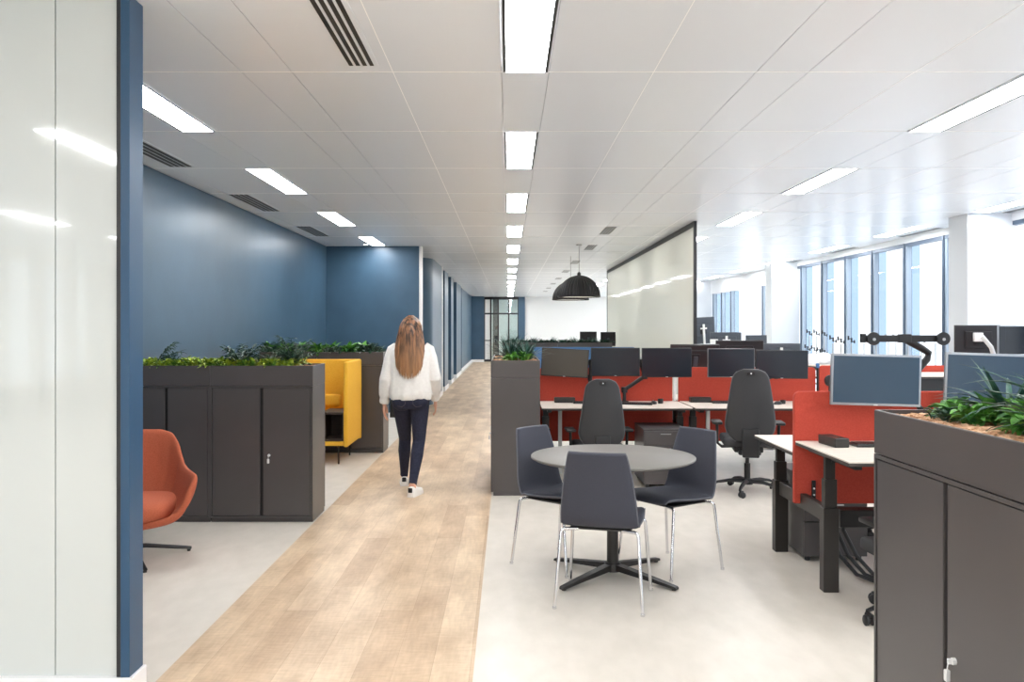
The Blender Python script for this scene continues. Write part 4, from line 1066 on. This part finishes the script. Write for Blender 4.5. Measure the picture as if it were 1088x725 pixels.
# shoes
def shoe(A, ang, pitch, label=None):
    b = B(); sec = [(-.055, .0, .026, .034, .052), (-.04, 0, .034, .0, .075), (0, 0, .036, 0, .085), (.04, 0, .037, 0, .075), (.09, 0, .041, 0, .055), (.14, 0, .043, 0, .045), (.175, 0, .034, 0, .038), (.195, 0, .016, 0, .028)]
    prev = None
    for y, _, w, _, h in sec:
        k = [b.bm.verts.new((w*math.cos(a), y, max(0.012, .012+h*max(0, math.sin(a))**.8))) for a in [2*PI*i/24 for i in range(24)]]
        for i in range(24):
            pass
        k = []
        for i in range(20):
            a = PI*i/19; k.append(b.bm.verts.new((w*math.copysign(abs(math.cos(a))**.7, math.cos(a)), y, .018+h*math.sin(a)**.75)))
        if prev:
            for i in range(19): b.bm.faces.new((prev[i], prev[i+1], k[i+1], k[i]))
            b.bm.faces.new((prev[19], prev[0], k[0], k[19]))
        else: b.bm.faces.new(k[::-1])
        prev = k
    b.bm.faces.new(prev)
    for v in [v for v in b.bm.verts if not v.link_faces]: b.bm.verts.remove(v)
    o = b.build('shoe', 'shoe', body, True, sharp=70)
    s = B(); pts = [(-.03, -.056), (.03, -.056), (.039, -.03), (.04, .04), (.047, .11), (.044, .16), (.025, .2), (-.025, .2), (-.044, .16), (-.047, .11), (-.04, .04), (-.039, -.03)]
    s.prism(pts, 'z', .0, .02); s.build('sole', 'shoe', o)
    B().box(-.02, -.061, .045, .02, -.05, .088, .004).build('heel_tab', 'black', o)
    o.location = (A.x, A.y, 0); o.rotation_euler = (pitch, 0, ang); return o
s1 = shoe(RA, R(-16), 0); s1.location = (RA.x+.0, RA.y-.005, 0)
s2 = shoe(LA, R(6), R(0)); s2.location = (LA.x, LA.y, .0)
# eyes and mouth
for s in (-1, 1): B().ball((s*.03, .088, 1.548), .0125, sub=2).build('eye', 'white', body, True); B().ball((s*.03, .099, 1.548), .005, sub=2).build('iris', 'black', body, True)
MT['lips'] = mat('lips', srgb(190, 100, 95), .45)
B().ball((0, .108, 1.494), .012, 1.7, .4, .55).build('mouth', 'lips', body, True)
# hair
hp = [('b', (0, -.002, 1.56), (.086, .098, .092)), ('b', (0, -.03, 1.52), (.090, .085, .095)),
      ('l', [(-.003, -.115, 1.20, .095, .034), (0, -.085, 1.30, .112, .05), (0, -.07, 1.38, .112, .062), (0, -.05, 1.46, .100, .075), (0, -.035, 1.54, .088, .078), (0, -.02, 1.60, .07, .065)])]
hr = blob(hp, 'hair', 'hair', .007, 4, body)
b = B(); r = random.Random(5)
def hx(a, z):      # back surface of the hair: angle a (-1..1), height z -> point
    w, y0, d = lerp([(1.04, .098, -.140, .022), (1.16, .118, -.136, .028), (1.24, .126, -.126, .040), (1.32, .134, -.104, .054), (1.40, .126, -.080, .070), (1.48, .110, -.058, .084), (1.56, .097, -.03, .088), (1.62, .066, -.01, .068), (1.658, .012, .0, .02)], z)
    return Vector((w*math.sin(a*PI/2), y0+.03-(d+.03)*math.cos(a*PI/2), z))
for i in range(760):
    a = r.uniform(-1.08, 1.08); zb = 1.05+.13*r.random()**.8+.09*a*a if r.random() < .85 else r.uniform(1.15, 1.4); ph = r.uniform(0, 6); am = r.uniform(.002, .008)
    z0 = 1.652; pts = []; n = 12
    for k in range(n+1):
        t = k/n; z = z0+(zb-z0)*t; p = hx(a*(1-.16*t*t)+.06*math.sin(ph+5*t), z)
        p += Vector((am*math.sin(ph+9*t), -.003-abs(am)*.6, 0))*(t**.5); pts.append(p)
    b.tube(pts, [.0028+.0035*math.sin(PI*min(1, .1+.9*k/n)) if k < n else .0006 for k in range(n+1)], 5, flat=.6)
b.build('hair_strands', 'hair', hr, True)
# dark notebook held at her left-hand side of the picture
o = B().box(-.028, -.004, -.12, .032, .16, .045, .004).build('notebook', 'black'); o.location = (WX-.172, WY+.03, .765+.045)
tag(o, 'dark notebook held against the thigh of the walking woman', 'notebook')
# ------------------------------------------------------------------ daylight, camera, view
sc = bpy.context.scene
w = bpy.data.worlds.new('World'); sc.world = w; w.use_nodes = True
bg = w.node_tree.nodes['Background']; bg.inputs['Color'].default_value = (.86, .93, 1, 1); bg.inputs['Strength'].default_value = 1.15
def portal(name, loc, rot, sx, sy):
    l = bpy.data.lights.new(name, 'AREA'); l.shape = 'RECTANGLE'; l.size = sx; l.size_y = sy; l.cycles.is_portal = True
    o = bpy.data.objects.new(name, l); C.objects.link(o); o.location = loc; o.rotation_euler = rot
portal('window_portal', (XR+.3, 13.5, 1.5), (0, PI/2, 0), 2.9, 49)
portal('window_portal_left', (XL-.2, -3.7, 1.5), (0, -PI/2, 0), 2.9, 14)
cam = bpy.data.cameras.new('Camera'); co = bpy.data.objects.new('Camera', cam); C.objects.link(co)
co.location = (0, 0, EYE); co.rotation_euler = (PI/2, 0, 0)
cam.sensor_width = 36; cam.lens = 900*36/1088
cam.shift_x = (544-540)/1088; cam.shift_y = -(362.5-348)/1088
cam.clip_start = .05; cam.clip_end = 300
sc.camera = co
vs = sc.view_settings; sc.display_settings.display_device = 'sRGB'
vs.view_transform = 'Standard'; vs.look = 'None'; vs.gamma = 1; vs.use_curve_mapping = False; vs.exposure = 0.82
sc.cycles.use_denoising = True; sc.cycles.max_bounces = 10; sc.cycles.diffuse_bounces = 6; sc.cycles.glossy_bounces = 4; sc.cycles.transparent_max_bounces = 16
sc.cycles.sample_clamp_indirect = 6; sc.cycles.caustics_reflective = False; sc.cycles.caustics_refractive = False
